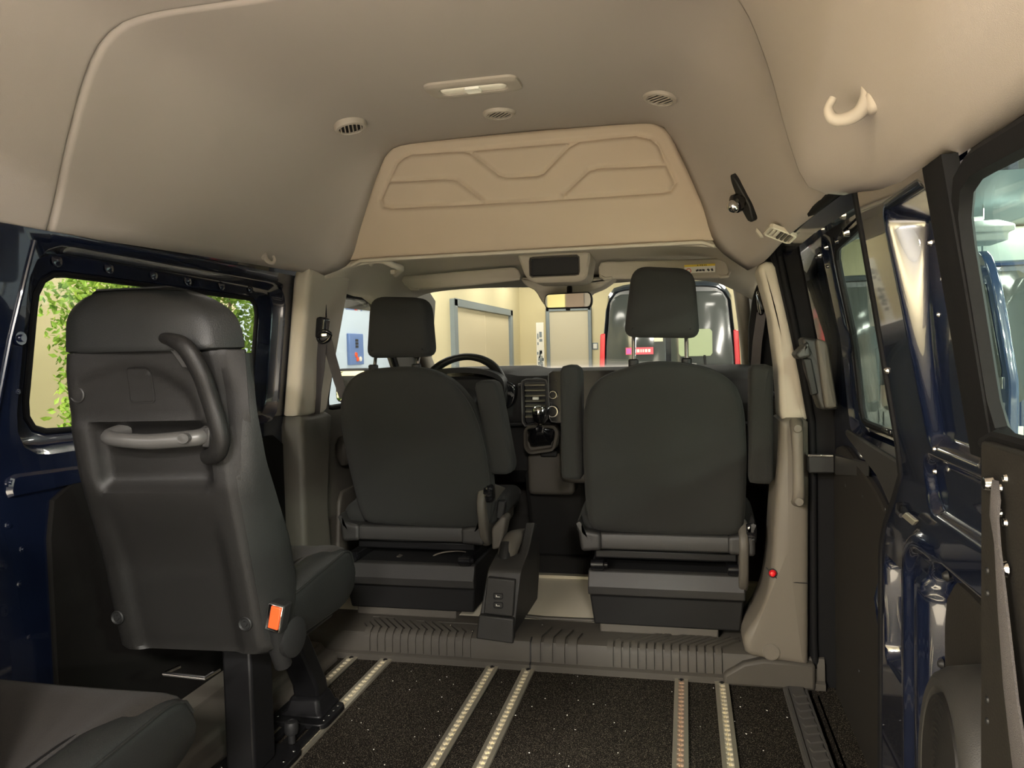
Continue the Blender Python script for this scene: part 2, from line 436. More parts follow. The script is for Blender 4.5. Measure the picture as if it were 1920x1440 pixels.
# ---------------- headliner
RK = {  # rings of the roof lining at each Y: 15 points from the left edge over the roof to the right edge
 -.25: [(-1.36, 1.30), (-1.325, 1.40), (-1.288, 1.52), (-1.232, 1.672), (-1.18, 1.739), (-1.10, 1.763), (-.9, 1.767), (-.52, 1.768), (-.2, 1.766), (.06, 1.758), (.12, 1.715), (.168, 1.586), (.21, 1.45), (.252, 1.338), (.325, 1.268)],
 1.2: [(-1.36, 1.305), (-1.325, 1.40), (-1.288, 1.52), (-1.232, 1.672), (-1.18, 1.739), (-1.10, 1.763), (-.9, 1.767), (-.52, 1.768), (-.2, 1.766), (.06, 1.758), (.12, 1.715), (.168, 1.586), (.205, 1.45), (.252, 1.342), (.325, 1.277)],
 1.58: [(-1.35, 1.335), (-1.32, 1.415), (-1.282, 1.53), (-1.218, 1.67), (-1.155, 1.737), (-1.06, 1.763), (-.88, 1.767), (-.52, 1.768), (-.2, 1.766), (.055, 1.757), (.115, 1.71), (.163, 1.586), (.20, 1.44), (.235, 1.350), (.300, 1.330)],
 1.8: [(-1.345, 1.34), (-1.31, 1.42), (-1.265, 1.535), (-1.19, 1.665), (-1.115, 1.733), (-1.01, 1.76), (-.86, 1.767), (-.52, 1.77), (-.2, 1.768), (.05, 1.755), (.12, 1.70), (.18, 1.59), (.228, 1.46), (.262, 1.37), (.285, 1.335)],
 2.2: [(-1.335, 1.345), (-1.285, 1.42), (-1.23, 1.535), (-1.145, 1.66), (-1.06, 1.728), (-.96, 1.757), (-.83, 1.766), (-.52, 1.77), (-.2, 1.766), (-.02, 1.75), (.06, 1.69), (.13, 1.58), (.18, 1.465), (.225, 1.38), (.262, 1.33)],
 2.45: [(-1.32, 1.345), (-1.25, 1.41), (-1.19, 1.53), (-1.12, 1.655), (-1.05, 1.727), (-.955, 1.76), (-.83, 1.77), (-.52, 1.775), (-.21, 1.77), (-.085, 1.752), (.01, 1.69), (.075, 1.585), (.125, 1.465), (.18, 1.36), (.235, 1.30)],
 2.60: [(-1.285, 1.340), (-1.175, 1.385), (-1.118, 1.51), (-1.06, 1.655), (-1.025, 1.73), (-.985, 1.775), (-.86, 1.785), (-.52, 1.79), (-.20, 1.785), (-.07, 1.775), (-.035, 1.73), (.0, 1.65), (.055, 1.51), (.10, 1.375), (.20, 1.29)],
}
RY = sorted(RK); NP = 64
RR = {y: crom([(x, 0, z) for x, z in RK[y]], NP) for y in RY}
def ring(y):
    y = max(RY[0], min(RY[-1], y))
    i = max(k for k in range(len(RY)) if RY[k] <= y); i = min(i, len(RY)-2)
    g = lambda k: RR[RY[max(0, min(len(RY)-1, k))]]
    t = (y-RY[i])/(RY[i+1]-RY[i])
    a, b, c, d_ = g(i-1), g(i), g(i+1), g(i+2)
    # tangents scaled for the uneven spacing
    h = RY[i+1]-RY[i]; m0s = h/(RY[i+1]-RY[max(0, i-1)]); m1s = h/(RY[min(len(RY)-1, i+2)]-RY[i])
    out = []
    for k in range(NP):
        m0 = (c[k]-a[k])*m0s; m1 = (d_[k]-b[k])*m1s
        p = b[k]*(2*t**3-3*t*t+1)+m0*(t**3-2*t*t+t)+c[k]*(-2*t**3+3*t*t)+m1*(t**3-t*t)
        out.append(Vector((p.x, y, p.z)))
    return out
def roof_at(x, y):
    """height of the lining over (x, y)"""
    q = ring(y); best = 1.768
    for a, b in zip(q, q[1:]):
        if a.x <= x <= b.x and a.z > 1.45: best = lerp(a.z, b.z, (x-a.x)/max(1e-6, b.x-a.x))
    return best
ys = [-.25, 0, .3, .6, .9, 1.1, 1.25, 1.35, 1.40, 1.412, 1.418, 1.424, 1.43, 1.436, 1.442, 1.448, 1.46, 1.5, 1.55, 1.575, 1.585, 1.592, 1.60, 1.61, 1.65, 1.7, 1.8, 1.9, 2.0, 2.1, 2.2, 2.3, 2.4, 2.45, 2.5, 2.55, 2.6]
rs = []
for y in ys:
    q = ring(y); o2 = []
    for k, p in enumerate(q):
        a = q[max(0, k-1)]; b = q[min(NP-1, k+1)]; t = (b-a).normalized(); n = Vector((-t.z, 0, t.x))   # outward
        dsp = 0
        u = k/(NP-1)
        gl = math.exp(-((y-1.43)/.0055)**2)*(1-sstep(.50, .62, u)); dsp += .010*gl
        if .66 < u and y > 1.584 : dsp += .013*sstep(1.584, 1.594, y)*(1-sstep(1.75, 2.0, y))*sstep(.66, .72, u)
        o2.append(p+n*dsp)
    rs.append(o2)
hm = M(); hm.rings(rs, close=False)
struct('ceiling', hm, HEADL, solid=.012, angle=60)
# outer roof and sides close the body behind the lining
struct('roof_skin', M().prism([(-1.46, 1.32), (-1.40, 1.62), (-1.25, 1.86), (.21, 1.86), (.38, 1.62), (.44, 1.32), (.41, 1.32), (.35, 1.6), (.19, 1.83), (-1.23, 1.83), (-1.37, 1.6), (-1.43, 1.32)], -.25, 2.75, 'y'), PAINT)['kind'] = 'structure'
# ---------------- moulded panel closing the high roof
PY = 2.612
def pmz(px, py): v = at(px, py, Y=PY-.01); return (v.x, v.z)
zb, zt_ = 1.392, 1.79
def hw(z):
    t = (z-zb)/(zt_-zb); w_ = lerp(.655, .475, t)
    if t > .86: w_ -= .10*(1-math.sqrt(max(0, 1-((t-.86)/.14)**2)))
    return w_
GRO = [[pmz(*p) for p in L] for L in (
 [(722, 388), (717, 375), (736, 333), (748, 309), (760, 298), (776, 291), (880, 285), (1080, 268), (1193, 257), (1220, 263), (1236, 276), (1250, 310), (1266, 345), (1257, 359), (1240, 362), (1000, 378), (800, 388), (735, 391), (722, 388)],
 [(872, 286), (886, 290), (938, 330), (950, 334), (1008, 331), (1020, 327), (1068, 278), (1085, 269)],
 [(733, 342), (838, 337), (858, 339), (905, 375), (912, 383)],
 [(1057, 366), (1066, 358), (1105, 322), (1122, 317), (1250, 311)])]
def groove(x, z):
    best = 9
    for L in GRO:
        for a, b in zip(L, L[1:]):
            dx, dz = b[0]-a[0], b[1]-a[1]; t = max(0, min(1, ((x-a[0])*dx+(z-a[1])*dz)/(dx*dx+dz*dz+1e-9)))
            best = min(best, math.hypot(x-a[0]-dx*t, z-a[1]-dz*t))
    return best
# outside each groove line the panel steps back, giving the lit and the shaded lip of the pressing
def pfn(u, v):
    z = lerp(zb, zt_, v); x = -.535+(u*2-1)*hw(z)
    g_ = groove(x, z); e = .011*(1-sstep(.004, .011, g_))
    edge = min((hw(z)-abs(x+.535)), (zt_-z)); rim = .012*(1-sstep(0, .012, edge))
    return (x, PY-.012+e+rim-.02*(v), z)
struct('trim_1', M().grid(pfn, 230, 84), PANELM, solid=.006, angle=70)
struct('trim_2', M().strip([(-1.168, 2.598, 1.378), (-1.13, 2.594, 1.392), (-.9, 2.592, 1.393), (-.1, 2.592, 1.393), (.06, 2.594, 1.392), (.098, 2.598, 1.378)], (0, .035, 0), .012, (0, 0, -1)), BEIGE, bevel=.004)
# ---------------- cab lining forward of the panel
cl_k = [[(-1.40, 1.30), (-1.31, 1.335), (-1.2, 1.385), (-.9, 1.405), (-.52, 1.41), (-.14, 1.405), (.12, 1.385), (.22, 1.325), (.33, 1.27)],
        [(-1.39, 1.32), (-1.30, 1.36), (-1.2, 1.42), (-.9, 1.445), (-.52, 1.45), (-.14, 1.445), (.12, 1.42), (.22, 1.35), (.33, 1.32)],
        [(-1.36, 1.315), (-1.27, 1.34), (-1.17, 1.40), (-.9, 1.42), (-.52, 1.425), (-.14, 1.42), (.10, 1.40), (.21, 1.34), (.31, 1.315)],
        [(-1.36, 1.25), (-1.22, 1.315), (-1.12, 1.345), (-.9, 1.355), (-.52, 1.345), (-.14, 1.355), (.08, 1.345), (.18, 1.315), (.29, 1.25)]]
rs = [crom([(x, y, z) for x, z in q], 40) for q, y in zip(cl_k, (2.60, 2.8, 3.1, 3.36))]
struct('ceiling_3', M().rings(rs, close=False), BEIGE, solid=-.02, angle=60)
struct('roof_skin_front', M().prism([(-1.45, 1.25), (-1.2, 1.52), (.16, 1.52), (.40, 1.25), (.36, 1.25), (.14, 1.47), (-1.18, 1.47), (-1.41, 1.25)], 2.6, 3.4, 'y'), PAINT)['kind'] = 'structure'
struct('roof_step', M().span((-1.3, 2.66, 1.42), (.24, 2.74, 1.86)), PAINT)['kind'] = 'structure'
# ---------------- left body side with its stamped window opening
def onl(y, z, out=0): return (xl(z)-out, y, z)
H0 = rpoly([(1.425, .895), (2.335, .865), (2.345, 1.243), (1.445, 1.252)], [.07, .06, .06, .07], 72)
R1 = rpoly([(1.355, .845), (2.45, .825), (2.455, 1.30), (1.38, 1.318)], [.10, .08, .10, .12], 72)
def align(P, Q):
    """start both loops at the same corner"""
    j = min(range(len(Q)), key=lambda k: (Q[k][0]-P[0][0])**2+(Q[k][1]-P[0][1])**2); return Q[j:]+Q[:j]
R1 = align(H0, R1)
def cast(q, y0, y1, z0, z1):
    c = ((H0[0][0]+H0[36][0])/2, (H0[0][1]+H0[36][1])/2); dx, dz = q[0]-c[0], q[1]-c[1]
    t = min(((y1 if dx > 0 else y0)-c[0])/dx if abs(dx) > 1e-6 else 99, ((z1 if dz > 0 else z0)-c[1])/dz if abs(dz) > 1e-6 else 99)
    return (c[0]+dx*t, c[1]+dz*t)
OUT = [cast(q, .0, 2.62, -.40, 1.335) for q in R1]
m = M(); m.rings([[onl(a, b) for a, b in OUT], [onl(a, b) for a, b in R1], [onl(a, b, .008) for a, b in offset(R1, .006)], [onl(a, b, .036) for a, b in offset(R1, .018)], [onl(a, b, .042) for a, b in offset(R1, .026)],
                  [onl(a, b, .042) for a, b in offset(H0, -.016)], [onl(a, b, .046) for a, b in offset(H0, -.010)], [onl(a, b, .050) for a, b in H0]], cap0=False, cap1=False)
wl_ = struct('wall_left', m, PAINT, angle=50)
struct('wall_left_skin', M().prism([(.0, -.6), (2.75, -.6), (2.75, .8), (.0, .8)], -1.50, -1.49, 'x'), PAINT)
struct('seal', M().tube([onl(a, b, .046) for a, b in offset(H0, -.001)], .007, 8, loop=True), RUBBER, wl_)
w1 = setting('window_1')
struct('pane', M().rings([[onl(a, b, t) for a, b in offset(H0, -.03)] for t in (.051, .056)]), GLASS, w1)
for px, py in ((118, 484), (215, 498), (298, 511), (362, 523), (425, 532), (478, 538)):
    p = at(px, py, X=-1.375)
    struct('clip_boss', M().lathe([(0, .006), (.006, .005), (.010, .001), (.016, 0)], (xl(p.z)-.041, p.y, p.z-.004), (1, 0, .1), 12), PAINT, wl_)
for px, py, r_ in ((15, 635, .016), (22, 735, .006), (15, 985, .008), (42, 1030, .008), (38, 1095, .008), (55, 1195, .006), (18, 905, .012), (5, 1062, .012)):
    p = at(px, py, X=-1.40)
    struct('bolt_head', M().lathe([(0, r_*.7), (r_*.45, r_*.7), (r_*.5, r_*.3), (r_*.9, r_*.3), (r_, 0)], onl(p.y, p.z), (1, 0, 0), 14), PAINT, wl_)
# raised seam up the left-hand pillar
struct('pillar_seam', M().tube([onl(1.29, .80, -.002), onl(1.30, .9, -.002), onl(1.335, 1.1, -.002), onl(1.37, 1.25, -.002), onl(1.385, 1.31, -.002)], .0045, 8), PAINT, wl_)
struct('stamped_bead', M().rings([[onl(a, b, t) for a, b in offset(rpoly([(1.33, .765), (1.62, .76), (1.62, .80), (1.34, .815)], .015, 40), k)] for t, k in ((0, 0), (-.012, .006), (-.012, .012))]), PAINT, wl_)
# hardboard below the window, its shade painted into the colour
bd = rpoly([(1.43, .02), (2.46, .02), (2.46, .78), (1.43, .78)], [.02, .02, .02, .10], 40)
struct('trim_3', M().rings([[onl(a, b, t) for a, b in q] for q, t in ((bd, 0), (bd, -.006), (offset(bd, .004), -.010))]), HARDB_SHADE, angle=30)
# ledge moulding along the foot of the left wall
struct('baseboard_left', M().prism([(-1.42, -.01), (-1.19, -.01), (-1.19, .012), (-1.205, .03), (-1.235, .035), (-1.25, .055), (-1.36, .065), (-1.40, .11), (-1.42, .11)], .2, 2.42, 'y'), GREY, bevel=.006)
# ---------------- left B-pillar trims
def pil(y, z): return (y, z)
up = rpoly([(2.475, .83), (2.70, .83), (2.83, 1.36), (2.485, 1.36)], [.01, .01, .02, .03], 40)
m = M(); pillow(m, up, 'x', -1.40, -1.335, .02, 0, fn=lambda q: (q[0]+max(0, q[2]-.85)*.115, q[1], q[2]))
struct('trim_4', m, BEIGE, angle=50)
lo = rpoly([(2.46, .10), (2.70, .10), (2.66, .5), (2.72, .838), (2.47, .838)], [.02, .02, .05, .01, .01], 40)
m = M(); pillow(m, lo, 'x', -1.42, -1.322, .02, 0)
struct('trim_5', m, GREY, angle=50)
# ---------------- right side: wheel-arch pillar (C-pillar) as one pressed sheet
def yfront(z): return pl([(-.1, 1.72), (.62, 1.70), (.68, 1.665), (.74, 1.60), (.80, 1.545), (.86, 1.53), (1.36, 1.53)], z)
def box2(y, z, y0, y1, z0, z1, r_):
    """signed distance inside a rounded rectangle (positive inside)"""
    cx_, cz_ = (y0+y1)/2, (z0+z1)/2; qx = abs(y-cx_)-(y1-y0)/2+r_; qz = abs(z-cz_)-(z1-z0)/2+r_
    return -(math.hypot(max(qx, 0), max(qz, 0))+min(max(qx, qz), 0)-r_)
def skin_r(y, z):
    x = xr(z)
    s_ = box2(y-.10*(z-1.05), z, 1.128, 1.362, .875, 1.268, .03); x += (.022+.29*max(0, z-.88)**2)*sstep(0, .028, s_)
    s_ = box2(y, z, .80, 1.40, .762, .868, .05); x += .016*sstep(0, .016, s_)
    s_ = box2(y, z, .80, 1.40, -.2, .695, .07); x += .034*sstep(0, .02, s_)
    s_ = box2(y, z, .70, 1.515, -.3, .728, .10); x -= (.014*sstep(0, .014, s_)*(1-sstep(.028, .045, s_)) + .011*sstep(.072, .085, s_)*(1-sstep(.10, .115, s_)))*sstep(1.32, 1.43, y)
    s_ = box2(y, z, 1.535, 1.68, .40, .62, .03); x += .03*sstep(0, .012, s_)
    return x
def rsk(u, v):
    z = lerp(-.08, 1.345, v); y = lerp(1.075, yfront(z), u); return (skin_r(y, z), y, z)
m = M(); m.grid(rsk, 190, 250)
# the edge turns outward into the door opening
fl = []
for k in range(60):
    z = lerp(-.08, 1.345, k/59); fl.append([(skin_r(yfront(z), z)+d_, yfront(z)+e, z) for d_, e in ((0, 0), (.004, .006), (.02, .010), (.09, .010))])
m.rings(fl, close=False)
wr = struct('wall_right', m, PAINT, angle=50)
struct('seal', M().tube([(xr(z)+.004, yfront(z)+.012, z) for z in [lerp(-.08, 1.34, k/50) for k in range(51)]], .009, 8), RUBBER, wr)
struct('wall_right_skin', M().span((.49, -.2, -.6), (.50, 2.6, .75)), PAINT)
# lining board in the lower recess, bolts, bright clip, striker lever
bd = rpoly([(1.0, -.05), (1.372, -.05), (1.372, .62), (1.33, .672), (1.0, .645)], [.01, .01, .05, .03, .01], 40)
struct('lining_board', M().rings([[(t, a, b) for a, b in q] for q, t in ((bd, .424), (bd, .413), (offset(bd, .004), .409))]), HARDB, wr, angle=30)
def rbolt(px, py, r_, mt=CHROME, X=None):
    p = at(px, py, X=.38)
    for _ in range(4): p = at(px, py, X=skin_r(p.y, p.z) if X is None else X)
    struct('bolt_head', M().lathe([(0, r_*.9), (r_*.5, r_*.8), (r_, r_*.1), (r_, 0)], p+Vector((.001, 0, 0)), (-1, 0, 0), 12), mt, wr)
for a in ((1752, 842, .005), (1753, 884, .006), (1768, 523, .006), (1760, 590, .005), (1664, 695, .008), (1745, 455, .008), (1838, 760, .004), (1690, 1118, .005), (1675, 1062, .004)): rbolt(*a)
rbolt(1775, 1080, .009, BLACK, .408); rbolt(1766, 1245, .009, BLACK, .408)
p = at(1700, 965, X=.39)
q_ = [at(px, py, X=.372) for px, py in ((1689, 968), (1697, 961), (1716, 977), (1709, 985))]
ck_ = struct('steel_clip', M().rings([q_, [v_+Vector((.008, .004, 0)) for v_ in q_]]), ALU, wr, bevel=.002)
struct('clip_stem', M().tube([at(1690, 945, X=.388), at(1684, 946, X=.382), at(1683, 960, X=.378), at(1690, 967, X=.374)], .0045, 8), STEEL, wr)
p = at(1668, 1160, X=.415)
struct('latch_lever', M().tube([p+Vector((-.01, .03, .07)), p+Vector((-.016, .005, .04)), p+Vector((-.016, -.01, 0)), p+Vector((-.01, -.02, -.05)), p+Vector((-.008, -.035, -.09))], [.006, .014, .012, .011, .007], 10), PAINT, wr)
# black belt-line cap between pillar and rear window, rear window frame, rear lining
struct('trim_6', M().rings([[(xr(z)-o_, y_, z) for o_, y_ in ((-.012, 1.125), (.008, 1.125), (.012, 1.11), (.012, 1.035), (-.006, 1.032))] for z in [lerp(.90, 1.275, k/10) for k in range(11)]]), RUBBER, angle=40)
w2 = setting('window_2')
H2 = rpoly([(.10, .93), (1.035, .93), (1.03, 1.238), (.10, 1.215)], [.06, .05, .07, .06], 64)
struct('pane', M().rings([[(xr(b)+t, a, b) for a, b in offset(H2, -.02)] for t in (.010, .014)]), GLASSG, w2)
struct('window_frame', M().rings([[(xr(b)+t, a, b) for a, b in offset(H2, k)] for k, t in ((-.03, .0), (-.02, -.010), (.002, -.009), (.006, .004), (-.004, .010))], cap0=False, cap1=False), RUBBER, w2, angle=40)
struct('upper_rail', M().prism([(.33, 1.25), (.45, 1.25), (.45, 1.5), (.36, 1.5)], -.2, 1.03, 'y'), PAINT, wr)
struct('lower_wall', M().span((.40, -.2, -.1), (.45, 1.0, .93)), PAINT, wr)
# ================================================================== step between load floor and cab
SY = 2.448
def stepz(t):                                         # profile of the step nose
    return [(SY-.012, -.004), (SY-.012, .016), (SY, .022), (SY+.002, .07), (SY+.010, .086), (SY+.028, .094), (SY+.19, .097), (SY+.19, -.004)]
tr = struct('trim_7', M().rings([[(x, y, z) for y, z in stepz(0)] for x in (-1.42, -.535, .40)]), STEPM, angle=30)
struct('joint', M().rings([[(x, y-.001*0+dy, z+dz) for y, z, dy, dz in ((SY-.013, -.004, 0, 0), (SY-.013, .017, 0, 0), (SY-.002, .023, 0, 0), (SY+.0, .07, 0, 0), (SY+.009, .088, 0, 0), (SY+.028, .096, 0, 0), (SY+.03, .05, 0, 0))] for x in (-.517, -.512)]), BLACK, tr)
def rib(x, wd, top, slant, depth):
    """one rib: up the riser, round the nose, then slanting back over the tread"""
    path = [(x, SY-.001, .026), (x, SY+.0005, .070), (x, SY+.009, .0865), (x, SY+.028, .0945)]
    nrm = [Vector((0, -1, 0)), Vector((0, -1, .1)).normalized(), Vector((0, -.7, .7)), Vector((0, -.1, 1)).normalized()]
    if top > 0:
        path.append((x+slant*top, SY+.028+depth*top, .0965)); nrm.append(Vector((0, 0, 1)))
    return M().strip(path, (wd, 0, 0), .0065, nrm)
def pad(x0, x1, n, slant, tops):
    for k in range(n):
        struct('rib', rib(x0+(x1-x0)*(k+.5)/n, (x1-x0)/n*.74, tops[k], slant, .085), STEPM, tr)
pad(-1.105, -.715, 14, -.075, [.3, .5, .8, 1, 1, 1, 1, 1, .55, 1, 1, .75, .55, .4])
pad(-.265, .10, 14, .085, [.25, .5, .75, .9, 1, .55, 1, 1, 1, 1, .8, 1, 1, .7][:14])
pad(-.515, -.355, 4, .02, [1, .8, .8, .5])
for sx, x0, x1 in ((-1, -1.105, -.83), (1, -.10, .105)):
    a, b = (x0, x1)
    pth = [(-1.12, SY+.125, .098), (-1.045, SY+.125, .098), (-1.01, SY+.108, .098), (-.72, SY+.108, .098)] if sx < 0 else [(-.12, SY+.120, .098), (-.04, SY+.118, .098), (0, SY+.10, .098), (.105, SY+.10, .098)]
    struct('edge_bead', M().strip(pth, (0, .008, 0), .004, (0, 0, 1)), STEPM, tr)
for px, py in ((1017, 1171), (886, 1183), (845, 1172)):
    p = at(px, py, Z=.097); struct('screw_head', M().lathe([(0, .002), (.004, .0015), (.005, 0)], p, n=10), CHROME, tr)
# flat lip that carries the vinyl up to the step
struct('trim_8', M().strip([(-.66, 3.155, .095), (.0, 3.155, .095), (.30, 3.155, .095)], (0, .03, 0), .012, (0, 0, 1)), ALU2)
struct('trim_9', M().span((-1.38, 3.17, .06), (.36, 3.30, .098)), BLACK)
tn = M().rings([[(x, y, z) for x, z in ((-1.38, a), (.36, a), (.36, a-.08), (-1.38, a-.08))] for y, a in ((3.2, .10), (3.5, .10), (3.8, .22), (4.05, .45))])
struct('floor_4', tn, MATD, angle=20)
struct('firewall', M().span((-1.40, 4.0, -.1), (.40, 4.06, .94)), BLACK)['kind'] = 'structure'
# ridge round the vinyl tray
struct('trim_10', M().strip([(-.60, 2.66, .096), (-.50, 2.645, .096), (-.30, 2.65, .096), (-.2, 2.66, .096)], (0, .018, 0), .010, (0, 0, 1)), GREY, bevel=.004)
# sliding-door sill tread to the right of the carpet
sl = struct('trim_11', M().prism([(.275, -.02), (.275, .004), (.29, .010), (.335, .010), (.345, -.01), (.40, -.012), (.40, -.06), (.275, -.06)], 1.2, 2.43, 'y'), MATD, bevel=.003)
for k in range(16):
    y = 2.36-k*.045
    struct('tread_rib', M().box((.315, y, .012), (.035, .020, .005), Matrix.Rotation(.35, 3, 'Z')), MATD, sl)
for x in (.283, .338, .352, .372): struct('long_rib', M().span((x-.003, 1.3, (.004 if x < .34 else -.012)), (x+.003, 2.40, (.014 if x < .34 else -.004))), MATD, sl)
# kick moulding at the right foot of the B-pillar
struct('baseboard_right', M().prism([(.10, -.004), (.10, .03), (.16, .07), (.22, .085), (.37, .08), (.37, -.004)], 2.425, 2.52, 'y'), STEPM, bevel=.01)

# ================================================================== right B-pillar and the sliding door
def out(pts, Y): return [(at(px, py, Y=Y).x, at(px, py, Y=Y).z) for px, py in pts]
up = rpoly(out([(1420, 500), (1436, 488), (1454, 492), (1478, 600), (1500, 700), (1516, 792), (1464, 790), (1458, 690), (1445, 590)], 2.47), .012, 56)
m = M(); pillow(m, up, 'y', 2.46, 2.62, .018, 0); struct('trim_12', m, BEIGE, angle=50)
lo = rpoly(out([(1463, 784), (1516, 784), (1517, 900), (1516, 1250), (1397, 1228), (1391, 1195), (1420, 1158), (1440, 1110), (1447, 1050), (1453, 950), (1462, 850)], 2.44), [.01, .005, .02, .005, .02, .03, .06, .08, .1, .1, .05], 72)
m = M(); pillow(m, lo, 'y', 2.43, 2.66, .022, .004); tb = struct('trim_13', m, TAUPE, angle=50)
p = at(1446, 1223, Y=2.428)
struct('round_cap', M().lathe([(.0255, -.003), (.0255, .001), (.0235, .0015), (.0225, 0), (0, 0)], p, (0, -1, 0), 28), TAUPE, tb)
a, b, c = at(1437, 1066, Y=2.428), at(1462, 1090, Y=2.428), at(1516, 1094, Y=2.428)
struct('joint', M().tube([a+Vector((0, .012, 0)), a.lerp(b, .6)+Vector((0, .003, 0)), b, c], .0016, 6), BLACK, tb)
gh = thing('grab_handle', 'long taupe grab handle upright on the right door pillar', 'handle', at(1495, 940, Y=2.42))
A, B = at(1494, 806, Y=2.40), at(1497, 935, Y=2.40)
pth = [A+Vector((.003, .035, .02)), A+Vector((0, .006, .008)), A+Vector((0, -.008, -.02)), A.lerp(B, .5)+Vector((0, -.012, 0)), B+Vector((0, -.008, .02)), B+Vector((0, .006, -.008)), B+Vector((.003, .035, -.016))]
obj('grip', M().tube(crom(pth, 24), [.020-.004*math.sin(PI*k/23) for k in range(24)], 12, flat=.75), TAUPE, gh, angle=60)
for q in (A, B): obj('end_cap', M().lathe([(0, .004), (.011, .003), (.013, 0)], q+Vector((0, -.021, -.006 if q is B else .006)), (0, -1, 0), 16), TAUPE, gh)
# red courtesy lens low on the pillar
p = at(1449, 1075, Y=2.432)
rl = thing('marker_lens', 'small red marker lens low on the right door pillar', 'lens', p)
obj('lens', M().lathe([(0, .012), (.007, .010), (.0115, .001), (.012, 0)], p, (-.1, -1, 0), 14), REDG, rl)
obj('bezel', M().lathe([(.0115, .002), (.014, .002), (.014, -.004), (.0115, -.004)], p, (-.1, -1, 0), 14, loop=True), BLACK, rl)
# black seal post behind the pillar trim
bp = out([(1440, 470), (1468, 462), (1500, 468), (1534, 640), (1570, 790), (1572, 1300), (1612, 1440), (1560, 1440), (1522, 1300), (1512, 1250), (1512, 790), (1475, 600)], 2.47)
struct('trim_14', M().prism(bp, 2.465, 2.56, 'y'), RUBBER, bevel=.008, seg=3)
struct('seal_1', M().tube([at(1532, 1310, Y=2.46), at(1526, 1200, Y=2.46), at(1525, 900, Y=2.46), at(1522, 790, Y=2.46), at(1490, 610, Y=2.46), at(1462, 480, Y=2.46), Vector((.275, 2.42, 1.345)), Vector((.285, 2.0, 1.35)), Vector((.30, 1.56, 1.35))], .011, 10), RUBBER)['kind'] = 'structure'
# roof rail over the door opening
struct('trim_15', M().rings([[(x+dx, y, z+dz) for x, z in ((.272, 1.335), (.30, 1.312), (.335, 1.318), (.345, 1.345), (.43, 1.347), (.43, 1.45), (.29, 1.45))] for y, dx, dz in ((1.45, .03, .0), (1.6, .03, .002), (2.0, .01, .006), (2.62, 0, .002))]), PAINT, angle=30)
# ---- the sliding door: pressed inner panel with its window
d1 = setting('door_1')
def xd(z): return pl([(-.7, .445), (.80, .440), (1.05, .42), (1.33, .368), (1.6, .33)], z)
HD = rpoly([(1.42, .845), (2.175, .838), (2.20, 1.300), (1.42, 1.335)], [.05, .05, .06, .05], 60)
RD = rpoly([(1.32, .80), (2.262, .785), (2.29, 1.348), (1.32, 1.37)], [.05, .07, .07, .05], 60)
cen = (1.85, 1.07)
def castd(q, y0, y1, z0, z1):
    dx, dz = q[0]-cen[0], q[1]-cen[1]
    t = min(((y1 if dx > 0 else y0)-cen[0])/dx if abs(dx) > 1e-6 else 99, ((z1 if dz > 0 else z0)-cen[1])/dz if abs(dz) > 1e-6 else 99)
    return (cen[0]+dx*t, cen[1]+dz*t)
j = min(range(60), key=lambda k: math.hypot(RD[k][0]-HD[0][0], RD[k][1]-HD[0][1])); RD = RD[j:]+RD[:j]
OD = [castd(q, 1.29, 2.95, -.3, 1.43) for q in RD]
L = lambda P, t: [(xd(b)+t, a, b) for a, b in P]
m = M().rings([L(OD, 0), L(RD, 0), L(offset(RD, .008), .010), L(offset(RD, .02), .020), L(offset(HD, -.022), .020), L(offset(HD, -.014), .016), L(offset(HD, -.004), .020), L(HD, .024)], cap0=False, cap1=False)
struct('door_skin', m, PAINT, d1, angle=40)
struct('window_seal', M().tube(L(offset(HD, .002), .018), .009, 8, loop=True), RUBBER, d1)
struct('outer_skin', M().span((.51, 1.3, -.6), (.52, 2.6, .80)), PAINT, d1)
w3 = setting('window_3')
struct('pane', M().rings([L(offset(HD, -.01), .022), L(offset(HD, -.01), .026)]), GLASSG, w3)
hb = rpoly([(1.40, -.30), (2.44, -.30), (2.44, .735), (2.30, .765), (1.90, .70), (1.66, .60), (1.40, .55)], [.01, .01, .04, .05, .15, .1, .05], 60)
struct('hardboard', M().rings([[(xd(b)-t, a, b) for a, b in q] for q, t in ((hb, .0), (hb, .010), (offset(hb, .004), .014))]), HARDB, d1, angle=30)
hb2 = rpoly([(1.40, .60), (1.68, .64), (1.92, .735), (2.28, .79), (2.30, .81), (1.40, .79)], .02, 50)
struct('upper_trim', M().rings([[(xd(b)-t, a, b) for a, b in q] for q, t in ((hb2, .0), (hb2, .006), (offset(hb2, .004), .010))]), DARK, d1, angle=30)
for px, py in ((1558, 901), (1586, 910), (1618, 930), (1660, 955), (1552, 1005), (1611, 1258), (1556, 1330), (1587, 1420)):
    p = at(px, py, X=xd(.5)-.014); struct('rivet', M().lathe([(0, .003), (.004, .002), (.005, 0)], p, (-1, 0, 0), 10), BLACK, d1)
p = at(1668, 790, X=.43); struct('window_catch', M().box(p+Vector((0, 0, -.02)), (.02, .07, .012)), GLOSS, d1, bevel=.004)
for px, py, r_ in ((1568, 830, .006), (1537, 478, .009), (1551, 463, .009), (1590, 435, .012), (1570, 452, .007), (1546, 500, .006), (1530, 482, .005)):
    p = at(px, py, X=.372); struct('bolt_head', M().lathe([(0, r_), (r_*.6, r_*.9), (r_, 0)], p+Vector((xd(p.z)-.372, 0, 0)), (-1, 0, -.3), 10), CHROME if r_ > .008 else PAINT, d1)
